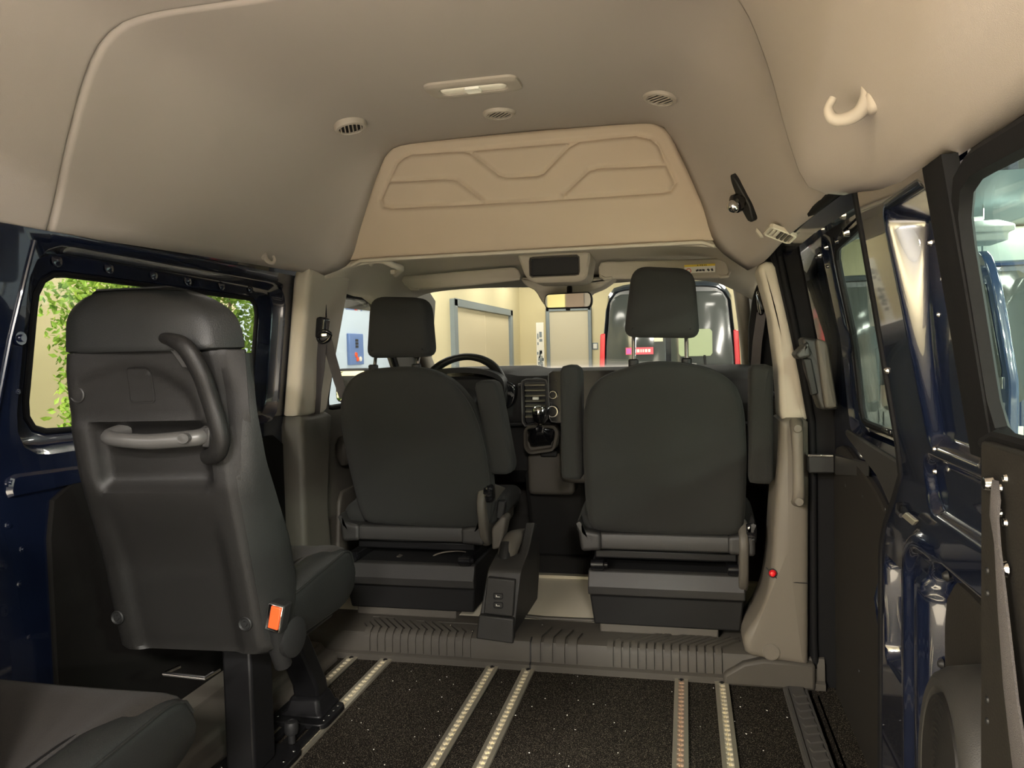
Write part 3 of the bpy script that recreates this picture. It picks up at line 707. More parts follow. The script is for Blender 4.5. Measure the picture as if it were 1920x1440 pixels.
# inner door handle: pull cup and its wedge
hd = thing('pull_handle', 'dark pull handle with grey face beside the sliding door window', 'door handle', at(1545, 770, X=.40))
o_ = out([(1500, 632), (1518, 634), (1548, 640), (1570, 766), (1536, 768), (1526, 740), (1510, 690)], 2.36)
m = M(); pillow(m, rpoly(o_, .008, 48), 'y', 2.33, 2.42, .012, 0); obj('body', m, DARK, hd, angle=50)
o_ = out([(1527, 634), (1549, 640), (1569, 764), (1545, 766)], 2.33)
m = M(); pillow(m, rpoly(o_, .010, 40), 'y', 2.312, 2.345, .008, .002); obj('face', m, GREY, hd, angle=50)
o_ = out([(1505, 672), (1521, 672), (1534, 738), (1521, 742)], 2.325)
obj('lever', M().prism(o_, 2.318, 2.34, 'y'), BLACK, hd, bevel=.004)
o_ = out([(1491, 664), (1516, 640), (1522, 668), (1498, 674)], 2.30)
m = M(); pillow(m, rpoly(o_, .006, 32), 'y', 2.30, 2.40, .008, 0); obj('wedge', m, DARK, hd, angle=50)
# latch cover on the seal
lc = thing('latch_cover', 'square black latch cover at mid height on the sliding door edge', 'latch', at(1540, 886, Y=2.40))
a, b = at(1516, 853, Y=2.38), at(1566, 888, Y=2.38)
obj('cover', M().span((a.x, 2.38, b.z), (b.x, 2.46, a.z)), BLACK, lc, bevel=.005)
obj('lip', M().span((a.x-.002, 2.372, a.z-.004), (b.x-.006, 2.45, a.z+.002)), CHROME, lc, bevel=.001)
obj('link', M().rings([[(b.x-.002, 2.36, a.z), (b.x-.002, 2.36, b.z), (b.x+.004, 2.42, b.z), (b.x+.004, 2.42, a.z)], [(.43, 2.0, .755), (.43, 2.0, .725), (.437, 2.02, .725), (.437, 2.02, .755)]]), DARK, lc)
# ---------------- rear lining by the camera, belt, loudspeaker
rb = struct('trim_16', M().rings([[(.325, .10, -.1), (.325, .965, -.1), (.325, .965, .935), (.325, .10, .945)], [(.40, .10, -.1), (.40, .975, -.1), (.40, .975, .94), (.40, .10, .945)]]), HARDB, bevel=.004)
struct('top_seal', M().tube([(.335, .98, .93), (.338, .95, .942), (.34, .5, .944), (.34, .1, .944)], .008, 8), RUBBER, rb)
for px, py in ((1851, 910), (1886, 897), (1886, 980), (1876, 915), (1876, 962)):
    p = at(px, py, X=.325); struct('rivet', M().lathe([(0, .004), (.004, .003), (.005, 0)], p, (-1, 0, 0), 10), CHROME, rb)
for px, py in ((1852, 1070), (1852, 1112), (1852, 1312), (1852, 1352)):
    p = at(px, py, X=.325); struct('rivet', M().lathe([(0, .003), (.003, .002), (.004, 0)], p, (-1, 0, 0), 10), BLACK, rb)
bl = thing('belt_strap', 'dark woven belt strap hanging down the black rear lining, right edge', 'strap', at(1900, 1440, X=.31))
P = [at(1864, 900, X=.318), at(1864, 935, X=.312), at(1862, 970, X=.312), at(1868, 1020, X=.312), at(1879, 1150, X=.310), at(1893, 1300, X=.308), at(1912, 1440, X=.306), at(1930, 1560, X=.306)]
W_ = [.012, .022, .020, .012, .024, .032, .040, .044]
m = M(); k = []
for p, w_ in zip(P, W_): k.append([p+Vector((0, -w_/2, 0)), p+Vector((-.002, 0, 0)), p+Vector((0, w_/2, 0)), p+Vector((.0025, w_/2, 0)), p+Vector((.0005, 0, 0)), p+Vector((.0025, -w_/2, 0))])
m.rings(k); obj('webbing', m, WEB, bl, angle=60)
p = at(1859, 907, X=.318); obj('anchor_bolt', M().lathe([(0, .010), (.007, .008), (.009, 0)], p, (-1, 0, 0), 12), CHROME, bl)
p = at(1886, 1067, X=.320); obj('stud', M().lathe([(0, .009), (.006, .008), (.009, 0)], p, (-1, 0, 0), 12), CHROME, bl)
sp = thing('loudspeaker', 'round black loudspeaker pod on the lower right rear pillar', 'speaker', at(1780, 1440, X=.36))
c = Vector((.425, 1.10, .452)); ax = Vector((-1, .10, .05))
obj('pod', M().lathe([(.165, 0), (.163, .02), (.158, .05), (.150, .085), (.140, .10), (.132, .104), (.122, .102), (.115, .095)], c, ax, 56), DARK, sp, angle=30)
obj('grille', M().lathe([(0, .106)]+[(r_, .106-.4*r_*r_ + (.0016 if i % 2 else 0)) for i, r_ in enumerate([.006+.0036*k for k in range(30)])]+[(.116, .09)], c, ax, 56), SHELL, sp, angle=20)
obj('flange', M().lathe([(.160, -.02), (.172, 0), (.172, .012), (.162, .016)], c, ax, 56), DARK, sp, angle=30)
# ================================================================== floor rails
RAILX = ((-1.145, 'outermost floor rail, running under the left wall side of the single seat'),
         (-1.02, 'long bright floor rail along the right foot edge of the single seat'),
         (-.642, 'floor rail just left of the centre line, aimed at the handbrake console'),
         (-.52, 'floor rail right of the console pair, ending at the step joint'),
         (-.028, 'copper tinted floor rail, left one of the right-hand pair'),
         (.095, 'floor rail nearest the sliding door, right one of the right-hand pair'))
def make_rail(x, label):
    t = thing('floor_rail', label, 'rail', (x, 1.2, -.004), 'aluminium seat rails let into the carpet')
    y0, y1 = .2, 2.436
    obj('base', M().span((x-.0205, y0, -.012), (x+.0205, y1, -.001)), ALU, t)
    for s_ in (-1, 1):
        m = M()
        m.prism([(x+s_*.0205, -.004), (x+s_*.0205, .0035), (x+s_*.013, .0045), (x+s_*.0085, .0045), (x+s_*.0085, -.004)], y0, y1, 'y')
        obj('flange', m, ALU, t)
    m = M(); n = int((y1-.02-.9)/.0254)
    for k in range(n):                                # scalloped lips between the lock holes
        y = y1-.02-k*.0254
        for s_ in (-1, 1):
            m.rings([[(x+s_*.0090-s_*r_*math.sin(a), y+r_*math.cos(a), z) for a in [PI*j/6 for j in range(7)]] for z, r_ in ((-.004, .0095), (.0045, .0095), (.0055, .0070))])
    tag(obj('scalloped_lip', m, COPPER if x == -.028 else ALU2, t, angle=20), kind='stuff')
    m = M().span((x-.004, y1-.018, -.001), (x+.004, y1+.001, .006)); obj('slot_end', m, BLACK, t)
for x, l in RAILX: make_rail(x, l)
# lint and crumbs on the carpet
random.seed(11)
m = M()
for k in range(130):
    x, y = random.uniform(-.98, .27), random.uniform(1.3, 2.42); s_ = random.choice((.0012, .0016, .0022)); a = random.random()*PI
    if any(abs(x-rx) < .024 for rx, _ in RAILX): continue
    m.box((x, y, -.002), (s_, s_*random.uniform(1, 2.2), .0015), Matrix.Rotation(a, 3, 'Z'))
o = obj('carpet_crumbs', m, WHITE); tag(o, 'pale crumbs and lint scattered over the dark carpet', 'crumbs', kind='stuff')

# ================================================================== single folding seat on its pedestal
def ridge(z): return pl([(.40, 1.505), (.437, 1.496), (.592, 1.469), (.78, 1.43), (.9, 1.422), (.98, 1.418), (1.06, 1.40), (1.2, 1.38)], z)
def frontY(z): return pl([(.40, 1.56), (.486, 1.585), (.54, 1.592), (.643, 1.568), (.767, 1.51), (.829, 1.478), (.937, 1.452), (1.06, 1.444), (1.2, 1.43)], z)
def backY(z): return pl([(.40, 1.475), (.446, 1.465), (.60, 1.44), (.80, 1.385), (.90, 1.368), (1.03, 1.36), (1.10, 1.368), (1.2, 1.385)], z)
def leftX(z): return pl([(.40, -1.268), (.55, -1.274), (.8, -1.278), (1.2, -1.275)], z)
def rightX(z): return pl([(.40, -.912), (.6, -.918), (.9, -.925), (1.06, -.930), (1.2, -.94)], z)   # the back's right-hand ridge
SIDEX = -.885
def face_y(x, z):                                     # the back's own plane, before hollows
    u = max(0, min(1, (x-leftX(z))/(rightX(z)-leftX(z)))); return lerp(backY(z), ridge(z)-.008, u**1.25)
def recess(u, z):
    """hollow of the shell's back (metres forward)"""
    lo_ = sstep(.12, .20, u)*(1-sstep(.80, .90, u))
    top = .924 + 0*u
    d_ = .030*lo_*sstep(.765, .80, z)*(1-sstep(.905, .925, z))       # hand-hold hollow
    d_ += .012*lo_*(1-sstep(.60, .76, z))                             # shallow lower field
    q = math.hypot((u-.42)/.44, (z-.93)/.115)                         # dished oval above the hand-hold
    d_ += .007*(1-sstep(.86, 1.0, q))*sstep(.915, .93, z)
    return d_
def back_ring(z, nb=44):
    xl_, xr_ = leftX(z), rightX(z); yb, yr, yf = backY(z), ridge(z), frontY(z); out_ = []
    for k in range(nb+1):                                             # back face, left to right
        u = k/nb; x = lerp(xl_, xr_, u)
        e = .018*(max(0, 1-u/.07)**2); y = face_y(x, z)+e
        if u > .96: y += .008*((u-.96)/.04)**2
        out_.append((x, y+recess(u, z), z))
    for k in range(1, 9): t = k/8; out_.append((lerp(xr_, SIDEX, t**.6), lerp(yr, yf-.018, t), z))
    out_ += [(SIDEX-.004, yf-.006, z), (SIDEX-.016, yf, z)]
    out_ += [(lerp(SIDEX-.03, -1.285, t/8), yf+.004-.014*math.sin(PI*t/8), z) for t in range(9)]
    out_ += [(-1.292, yf-.02, z), (lerp(-1.292, xl_, .5), (yf+yb)/2, z), (xl_-.002, yb+.035, z)]
    return out_
fs = thing('folding_seat', 'black single seat on a pedestal with grey back handle and orange buckle', 'seat', (-1.085, 1.75, 0))
zs = [lerp(.405, 1.066, k/60) for k in range(61)]
m = M(); rs = [back_ring(z) for z in zs]
def shrink(R_, k, z): 
    cx = sum(p[0] for p in R_)/len(R_); cy = sum(p[1] for p in R_)/len(R_); return [(cx+(p[0]-cx)*k, cy+(p[1]-cy)*k, z) for p in R_]
m.rings([shrink(rs[0], .94, .398)]+rs+[shrink(rs[-1], .985, 1.068)])
obj('back_shell', m, SHELL, fs, angle=32)
# head pad: own cushion sitting on the shell
def pad_ring(z):
    t = max(0, (z-1.072)/.125); c_ = 1-math.sqrt(max(0, 1-min(1, max(0, (t-.42)/.58))**2))
    xl_, xr_ = -1.272+.075*c_, -.938-.05*c_-.045*t**1.5; yb = 1.362+.030*c_+.01*t; yf = 1.447-.052*c_-.012*t; xs = SIDEX-.006-.055*t**2.2-.075*c_
    o_ = [(lerp(xl_, xr_, k/14), yb+.012*max(0, 1-k/1.6)**2+.016*(k/14)**4-.006*math.sin(PI*k/14), z) for k in range(15)]
    o_ += [(lerp(xr_, xs, (k/6)**.8), lerp(yb+.018, yf-.012, k/6), z) for k in range(1, 7)]
    o_ += [(xs-.004, yf-.004, z), (xs-.014, yf, z)]+[(lerp(xs-.03, xl_+.02, k/6), yf, z) for k in range(7)]+[(xl_+.004, yf-.006, z), (xl_-.002, (yb+yf)/2+.01, z)]
    return o_
rs = [pad_ring(1.072+.128*math.sin(PI/2*k/22)**1.0) for k in range(23)]
m = M(); m.rings([shrink(rs[0], .95, 1.068)]+rs+[shrink(rs[-1], .6, 1.2005), shrink(rs[-1], .2, 1.2008)])
obj('head_pad', m, VINYL, fs, angle=38)
# upholstered bolster along the right flank
m = M(); rs = []
for k in range(30):
    z = lerp(.43, 1.06, k/29); yr, yf = ridge(z), frontY(z); w_ = .004+.010*math.sin(PI*k/29)
    rs.append([(rightX(z)+.004, yr+.002, z), (lerp(rightX(z), SIDEX, .55)+w_*.5, lerp(yr, yf, .25), z), (SIDEX-.004+w_*.6, lerp(yr, yf, .55), z), (SIDEX+w_, lerp(yr, yf, .85), z), (SIDEX+.002, yf+.006, z), (SIDEX-.02, yf+.012, z), (SIDEX-.035, lerp(yr, yf, .8), z), (rightX(z)-.004, yr+.012, z)])
m.rings(rs); obj('side_bolster', m, VINYL, fs, angle=50)
# grey hand-hold across the back
def bk(px, py, off=0.0):
    """point over the back shell"""
    p = at(px, py, Y=1.38)
    for _ in range(8): p = at(px, py, Y=face_y(p.x, p.z)-off)
    return p
A, B = bk(208, 820, .012), bk(368, 822, .012)
pth = [A+Vector((.006, .045, .012)), A+Vector((-.006, .018, .006)), A+Vector((-.004, -.002, 0)), A.lerp(B, .2)+Vector((0, -.012, -.004)), A.lerp(B, .5)+Vector((0, -.014, -.006)), A.lerp(B, .8)+Vector((0, -.012, -.002)), B+Vector((.006, -.002, .002)), B+Vector((.012, .018, .006)), B+Vector((.004, .045, .010))]
gp = obj('hand_hold', M().tube(crom(pth, 36), [.0155]*12+[.0155+.0025*k/23 for k in range(24)], 14), SILVER, fs, angle=60)
q = bk(343, 822, .043); obj('oval_cap', M().rings([[(q.x+a*math.cos(2*PI*k/20)*.0125, q.y+.009-h, q.z+a*math.sin(2*PI*k/20)*.0095) for k in range(20)] for a, h in ((1.08, 0), (1.08, .010), (.95, .0095), (.4, .0115))]), SILVER, gp, angle=60)
# black pull arm down the right of the back
K = [bk(302, 634, .006), bk(320, 637, .026), bk(349, 653, .042), bk(377, 700, .046), bk(394, 748, .046), bk(408, 795, .044), bk(414, 825, .040), bk(406, 850, .030), bk(386, 858, .010)]
K = crom(K, 48)
pa = obj('pull_arm', M().tube(K, [.011+.009*sstep(0, 14, k)-.004*sstep(40, 47, k) for k in range(48)], 14, flat=.8, up=(0, -1, 0)), SHELL, fs, angle=60)
m = M().strip([bk(332, 652, .004), bk(358, 690, .016)], (.024, 0, .0), .012, (0, -1, 0)); obj('upper_bracket', m, DARK, pa, bevel=.003)
m = M().strip([bk(394, 800, .006), bk(391, 838, .006)], (.016, 0, .0), .012, (0, -1, 0)); obj('lower_bracket', m, DARK, pa, bevel=.003)
# moulded square, hole, screw caps
a, b = bk(232, 690, .001), bk(286, 756, .001)
sq = rrect(b.x-a.x, a.z-b.z, .008, 40, ((a.x+b.x)/2, (a.z+b.z)/2))
def sk(P, off): return [(x, face_y(x, z)+recess((x-leftX(z))/(rightX(z)-leftX(z)), z)-off, z) for x, z in P]
obj('label_recess', M().rings([sk(offset(sq, k), t) for k, t in ((-.002, -.004), (-.0012, .0012), (.0005, .0012), (.0015, -.001))]+[sk([( (a.x+b.x)/2+(x-(a.x+b.x)/2)*f_, (a.z+b.z)/2+(z-(a.z+b.z)/2)*f_) for x, z in sq], .0006) for f_ in (.9, .5, .05)]), SHELL, fs, angle=25)
p = bk(139, 741, .002); p.y += .012
obj('round_recess', M().lathe([(.0175, -.012), (.0175, .004), (.0155, .006), (.0135, .004), (.012, -.004), (.006, -.004), (.005, .0), (0, .0)], p, (0, -1, 0), 28), DARK, fs, angle=30)
for px, py in ((222, 1157), (461, 1169)):
    p = bk(px, py, .0)
    obj('screw_cap', M().lathe([(.016, -.008), (.016, .004), (.014, .006), (.011, .003), (.006, .003), (.005, .006), (0, .006)], p, (0, -1, 0), 24), BLACK, fs, angle=30)
# orange seat-belt buckle in its holder
bc = at(516, 1158, Y=1.50); R_ = Matrix.Rotation(.22, 3, 'Y')
bk_ = obj('belt_buckle', M().box(bc+Vector((0, .014, 0)), (.038, .034, .064), R_), BLACK, fs, bevel=.004)
obj('chrome_rim', M().box(bc+Vector((-.001, -.003, 0)), (.036, .004, .060), R_), CHROME, bk_, bevel=.002)
obj('release_button', M().box(bc+Vector((.003, -.007, .002)), (.024, .006, .050), R_), mat('orange_button', (.72, .085, .02), .35), bk_, bevel=.002)
obj('buckle_stalk', M().tube([bc+Vector((-.01, .02, -.03)), bc+Vector((-.02, .04, -.08)), bc+Vector((-.02, .06, -.13))], [.018, .022, .02], 12), BLACK, fs)
obj('recliner_disc', M().lathe([(.045, 0), (.045, .02), (.03, .026), (0, .026)], (-.892, 1.565, .415), (1, -.1, 0), 28), BLACK, fs, angle=30)
# seat cushion: fabric middle, vinyl right flank with a welt
def cush(fs_, y0, y1, zt0, zt1, zb0, zb1, x0, x1, tag_=None):
    prof = lambda t: (lerp(y0, y1, t), lerp(zt0, zt1, t))
    m = M(); rs = []
    n = 26
    for i in range(n+1):
        t = i/n; y, zt = prof(t); rnd = .045*(1-math.sqrt(max(0, 1-(max(0, (t-.84)/.16))**2))); zt -= rnd
        zb_ = lerp(zb0, zb1, t)+.03*max(0, (t-.8)/.2)**2
        o_ = []
        for k in range(15):
            u = k/14; x = lerp(x0+.03, x1-.085, u); dip = -.014*math.sin(PI*u)*(1-t**3)
            o_.append((x, y, zt+dip))
        # raised flank
        hump = .020*math.sin(PI*min(1, t*1.05))**.8*(1-t*.55)
        o_ += [(x1-.065, y, zt+hump*.75), (x1-.04, y, zt+hump), (x1-.018, y, zt+hump*.7-.004), (x1-.004, y, zt-.016), (x1, y, zt-.03), (x1+.001, y, (zt+zb_)/2), (x1-.004, y, zb_+.01), (x1-.014, y, zb_)]
        o_ += [(lerp(x1-.03, x0+.02, k/5), y, zb_) for k in range(6)]+[(x0+.004, y, zb_+.012), (x0, y, (zt+zb_)/2), (x0+.006, y, zt-.02)]
        rs.append(o_)
    last = rs[-1]
    for k, dy in ((.93, .012), (.80, .018), (.4, .022), (.05, .023)):
        cx = sum(p[0] for p in last)/len(last); cz = sum(p[2] for p in last)/len(last)
        rs.append([(cx+(p[0]-cx)*k, last[0][1]+dy, cz+(p[2]-cz)*k) for p in last])
    m.rings(rs); c_ = obj('seat_cushion', m, FABRIC2, fs_, angle=65)
    # vinyl flank over the outer edge, and the welt
    f = M(); q = []
    w_ = []
    for i in range(0, n+1):
        t = i/n; R0 = rs[i]; inner = sstep(0, .35, t)*.02+.0
        P = [Vector(R0[j]) for j in range(15, 23)]
        nn = [Vector((-.5, 0, 1)), Vector((0, 0, 1)), Vector((.4, 0, 1)), Vector((1, 0, .8)), Vector((1, 0, .2)), Vector((1, 0, 0)), Vector((1, 0, -.3)), Vector((.2, 0, -1))]
        P[0] = P[0].lerp(Vector(R0[14]), .9*math.sin(PI*min(1, max(0, (.75-t)/.75)))**.7 if t < .75 else 0).lerp(P[3], .85*sstep(.55, .98, t))
        P[1] = P[1].lerp(P[3], .8*sstep(.6, 1, t)); P[2] = P[2].lerp(P[3], .6*sstep(.6, 1, t))
        outer = [p+v.normalized()*.0025 for p, v in zip(P, nn)]
        q.append(outer+[p-Vector((.004, 0, .004)) for p in P[::-1]])
        w_.append(outer[3]+Vector((.001, 0, .002)))
    f.rings(q); fl_ = obj('flank_cover', f, VINYL, fs_, angle=60)
    obj('welt', M().tube(w_, .0028, 6), VINYL, c_)
    obj('front_seam', M().tube([(lerp(x0+.02, x1-.09, k/10), lerp(y0, y1, .22), lerp(zt0, zt1, .22)-.014*math.sin(PI*k/10)*.98+.001) for k in range(11)], .0016, 6), FABRIC, c_)
cush(fs, 1.545, 1.915, .510, .548, .395, .385, -1.295, -.885)
obj('seat_pan', M().span((-1.25, 1.60, .35), (-.93, 1.88, .40)), STEEL, fs, bevel=.01)
obj('pan_lever', M().tube([(-1.12, 1.49, .36), (-1.12, 1.44, .365), (-1.02, 1.44, .362), (-1.02, 1.49, .36)], .005, 8), CHROME, fs)
# pedestal: two flat posts and the slotted foot frame
obj('leg', M().rings([[(x, y+dy, z) for x, y in ((-1.125, 1.655), (-1.045, 1.655), (-1.045, 1.755), (-1.125, 1.755))] for z, dy in ((.02, 0), (.36, 0))]), STEEL, fs, bevel=.008)
obj('leg', M().rings([[(x, y+dy, z) for x, y in ((-1.125, 2.00), (-1.045, 2.00), (-1.045, 2.065), (-1.125, 2.065))] for z, dy in ((.03, 0), (.10, -.015), (.365, -.17))]), STEEL, fs, bevel=.008)
obj('leg_weld', M().rings([[(-1.085+sx*w_, 2.02+sy*l_, z) for sx, sy in ((-1, -1), (1, -1), (1, 1), (-1, 1))] for w_, l_, z in ((.070, .07, .022), (.055, .055, .035), (.044, .042, .07))]), STEEL, fs, bevel=.01)
def foot(y0, y1):
    pl_ = obj('foot_plate', M().prism(rpoly([(-1.175, y0), (-.995, y0), (-.995, y1), (-1.175, y1)], [.02, .03, .03, .02], 36), .006, .022, 'z'), STEEL, fs, bevel=.003)
    for s_ in (-1.155, -1.012):
        for k in range(4):
            y = lerp(y0+.03, y1-.03, k/3)
            obj('foot_hole', M().lathe([(0, .0012), (.004, .001), (.0046, 0)], (s_, y, .022), n=10), CHROME, pl_)
foot(1.925, 2.075); foot(1.60, 1.815)
for x in (-1.145, -1.105, -1.062, -1.022): obj('side_runner', M().span((x-.011, 1.60, .005), (x+.011, 2.0, .018)), STEEL, fs, bevel=.003)
p = at(549, 1385, X=-1.045); p = Vector((-1.045, 1.835, .05))
obj('lock_knob', M().lathe([(.010, -.035), (.010, -.012), (.017, -.008), (.019, .0), (.019, .018), (.016, .024), (.009, .026), (.009, .024), (0, .024)], p, (0, 0, 1), 20), BLACK, fs, angle=30)
# ================================================================== rear seat whose cushion reaches into the corner
rs_ = thing('passenger_seat', 'brown black fabric seat cushion in the lower left corner, nearest the camera', 'seat', (-1.09, 1.0, 0))
cush(rs_, .70, 1.185, .44, .478, .33, .33, -1.305, -.865)
m = M(); o2 = rpoly([(-1.29, .40), (-.935, .40), (-.93, .8), (-.96, 1.0), (-1.26, 1.0)], .04, 48)
pillow(m, o2, 'y', .72, .86, .03, .01, fn=lambda q: (q[0], q[1]-(q[2]-.45)*.28, q[2])); obj('backrest', m, FABRIC2, rs_, angle=60)
for y0 in (.80, 1.06): obj('leg', M().span((-1.12, y0, .02), (-1.05, y0+.08, .34)), STEEL, rs_, bevel=.006)
obj('foot_plate', M().span((-1.17, .75, .0045), (-1.0, 1.2, .022)), STEEL, rs_, bevel=.004)
# ================================================================== front seats
def seat_front(name, label, Yb, Yt, OUTL, HEAD, posts, base, knob, arms, cushx):
    """OUTL, HEAD: measured outlines of backrest and head restraint in their own planes"""
    t = thing(name, label, 'seat', ((base[0]+base[1])/2, Yb+.2, .095))
    zb_ = min(z for _, z in OUTL); ztp = max(z for _, z in OUTL)
    lean = lambda q: (q[0], q[1]+(Yb-Yt)*(ztp-q[2])/(ztp-zb_), q[2])
    m = M(); pillow(m, rpoly(OUTL, [.05]*len(OUTL), 88), 'y', Yt, Yt+.115, .035, .008, fn=lean); bk_ = obj('backrest', m, FABRIC, t, angle=70)
    # welt round the rear board
    w_ = offset(rpoly(OUTL, [.05]*len(OUTL), 88), .004)
    obj('welt', M().tube([lean((x, Yt+.024, z)) for x, z in w_], .0035, 6, loop=True), VINYL, bk_)
    hy = HEAD[1]
    m = M(); pillow(m, rpoly(HEAD[0], [.035, .035, .05, .05], 64), 'y', hy, hy+.10, .030, .004); hd_ = obj('headrest', m, FABRIC, t, angle=70)
    for x in posts:
        zt_ = min(z for _, z in HEAD[0])+.02
        obj('post', M().tube([(x, hy+.055, zt_), (x, Yt+.055, ztp-.03)], .0065, 12), CHROME, hd_)
        obj('guide', M().rings([[(x+a*w2, Yt+.055+b*d2, z) for a, b in rrect(2, 2, .6, 16)] for w2, d2, z in ((.016, .016, ztp-.02), (.016, .016, ztp+.004), (.012, .012, ztp+.008))]), BLACK, hd_)
    # lower rear trim: bar between two corner shoes
    xa, xb = base[0], base[1]; z0 = zb_
    m = M().rings([[(x, y, z) for y, z in ((Yb+.002, z0+.012), (Yb-.004, z0-.012), (Yb+.0, z0-.042), (Yb+.06, z0-.048), (Yb+.06, z0+.012))] for x in (xa+.045, xb-.045)]); obj('rear_bar', m, DARK, t, bevel=.006)
    for s_, x in ((-1, xa+.012), (1, xb-.012)):
        o_ = rpoly([(x-.038, z0+.055), (x+.038, z0+.02), (x+.038, z0-.04), (x-.030, z0-.05)] if s_ > 0 else [(x-.038, z0+.02), (x-.038, z0+.06), (x-.02, z0+.02), (x+.038, z0+.012), (x+.038, z0-.045), (x-.030, z0-.05)], .012, 36)
        if s_ > 0: o_ = rpoly([(x-.04, z0+.012), (x+.02, z0+.02), (x+.042, z0+.07), (x+.044, z0-.05), (x-.04, z0-.045)], .012, 36)
        m = M(); pillow(m, o_, 'y', Yb-.008, Yb+.10, .012, 0); obj('corner_shoe', m, DARK, t, angle=50)
    # cushion and its carrier
    cx0, cx1 = cushx
    m = M(); q = rpoly([(Yb+.12, .47), (Yb+.56, .48), (Yb+.58, .42), (Yb+.56, .385), (Yb+.12, .385)], [.03, .05, .03, .04, .03], 48)
    pillow(m, q, 'x', cx0, cx1, .03, .0); obj('seat_cushion', m, FABRIC, t, angle=70)
    for s_ in (-1, 1):
        x = cx0+.02 if s_ < 0 else cx1-.02
        m = M(); q = rpoly([(Yb+.04, .49), (Yb+.30, .53), (Yb+.52, .49), (Yb+.50, .42), (Yb+.04, .42)], [.03, .1, .05, .03, .03], 40)
        pillow(m, q, 'x', x-.05, x+.05, .035, .0); obj('bolster', m, FABRIC, t, angle=70)
    # steel linkage under the cushion
    m = M().span((xa+.02, Yb+.05, z0-.085), (xb-.02, Yb+.45, z0-.055)); obj('seat_frame', m, STEEL, t, bevel=.006)
    for x in (xa+.03, xb-.03):
        obj('slide_rail', M().span((x-.02, base[2]-.02, base[4]+.0), (x+.02, base[2]+.48, base[4]+.03)), STEEL, t, bevel=.004)
        obj('slide_lock', M().lathe([(.016, -.02), (.016, .02), (.009, .024), (.009, .034)], (x, base[2]-.02, base[4]+.022), (1, 0, 0), 14), GLOSS, t)
    for k in range(2): obj('cross_tube', M().tube([(xa+.10, Yb+.06, z0-.068-.014*k), (xb-.10, Yb+.06, z0-.068-.014*k)], .005, 8), GLOSS, t)
    # seat box
    bx0, bx1, by, zb0, zt0 = base
    prof = [(by+.40, zb0), (by+.012, zb0), (by-.004, zt0-.085), (by-.022, zt0-.078), (by-.026, zt0-.05), (by-.004, zt0-.006), (by+.010, zt0), (by+.40, zt0)]
    tap = lambda x, z: x+(.012 if x < (bx0+bx1)/2 else -.012)*max(0, (zt0-.08-z)/(zt0-.08-zb0))
    m = M().rings([[(tap(x, z), y, z) for y, z in prof] for x in (bx0, bx1)]); obj('seat_box', m, BLACK, t, bevel=.006, angle=30)
    lp = [(by-.005, zt0-.084), (by-.024, zt0-.078), (by-.029, zt0-.05), (by-.007, zt0-.003), (by+.010, zt0+.003), (by+.010, zt0-.08)]
    obj('box_lip', M().rings([[(x, y, z) for y, z in lp] for x in (bx0-.002, bx1+.002)]), DARK, t, bevel=.004, angle=30)
    obj('box_foot', M().span((bx0+.03, by+.02, .095), (bx1-.08, by+.36, zb0+.004)), GREY, t, bevel=.005)
    # recliner knob and side shield
    kx, ky, kz, ks = knob
    m = M(); n = 18
    m.rings([[(kx+h, ky+(r_*(1 if j % 2 else .9))*math.cos(2*PI*j/36), kz+(r_*(1 if j % 2 else .9))*math.sin(2*PI*j/36)) for j in range(36)] for r_, h in ((.028, -.012*ks), (.032, -.006*ks), (.032, .012*ks), (.026, .018*ks), (.012, .019*ks))])
    obj('recliner_knob', m, GLOSS, t, angle=30)
    q = rpoly([(ky-.05, kz-.02), (ky+.01, kz+.045), (ky+.40, kz-.06), (ky+.44, kz-.17), (ky+.02, kz-.20), (ky-.02, kz-.15)], [.03, .03, .04, .04, .03, .04], 44)
    m = M(); pillow(m, q, 'x', kx-.006*ks, kx-.035*ks, .01, 0); obj('side_shield', m, GREY, t, angle=50)
    for P_, Ya in arms:
        m = M(); pillow(m, rpoly(P_, .016, 44), 'y', Ya, Ya+.095, .016, .002, fn=lambda q, Ya=Ya: (q[0], q[1]+(.95-q[2])*.12, q[2])); obj('armrest', m, FABRIC, t, angle=60)
    return t
o = lambda pts, Y: out(pts, Y)
PO = o([(1172, 690), (1200, 680), (1240, 677), (1295, 681), (1345, 694), (1384, 722), (1398, 770), (1403, 850), (1402, 950), (1397, 1018), (1240, 1018), (1100, 1005), (1093, 960), (1089, 860), (1092, 770), (1104, 728), (1130, 703)], 2.42)
PH = (o([(1168, 632), (1313, 634), (1302, 502), (1184, 497)], 2.43), 2.43)
a1 = o([(1048, 690), (1060, 684), (1080, 685), (1088, 694), (1088, 906), (1047, 904)], 2.45); a2 = o([(1406, 684), (1450, 683), (1454, 914), (1406, 912)], 2.42)
ps = seat_front('passenger_seat', 'front passenger seat, right of the two, with raised headrest on long chrome posts', 2.48, 2.40, PO, PH, (at(1188, 650, Y=2.47).x, at(1287, 650, Y=2.47).x), (-.325, .172, 2.535, .125, .315), (at(1406, 1000, Y=2.50).x, 2.50, at(1406, 1000, Y=2.50).z, 1), [(a1, 2.46), (a2, 2.42)], (-.335, .185))
DO = o([(690, 692), (745, 687), (800, 690), (845, 712), (880, 755), (900, 815), (911, 880), (913, 960), (906, 1005), (780, 1000), (666, 990), (655, 950), (642, 880), (631, 800), (634, 745), (655, 707)], 2.54)
DH = (o([(683, 672), (807, 669), (797, 557), (690, 555)], 2.55), 2.55)
a3 = o([(886, 722), (895, 714), (922, 714), (930, 724), (955, 878), (950, 895), (912, 895)], 2.56)
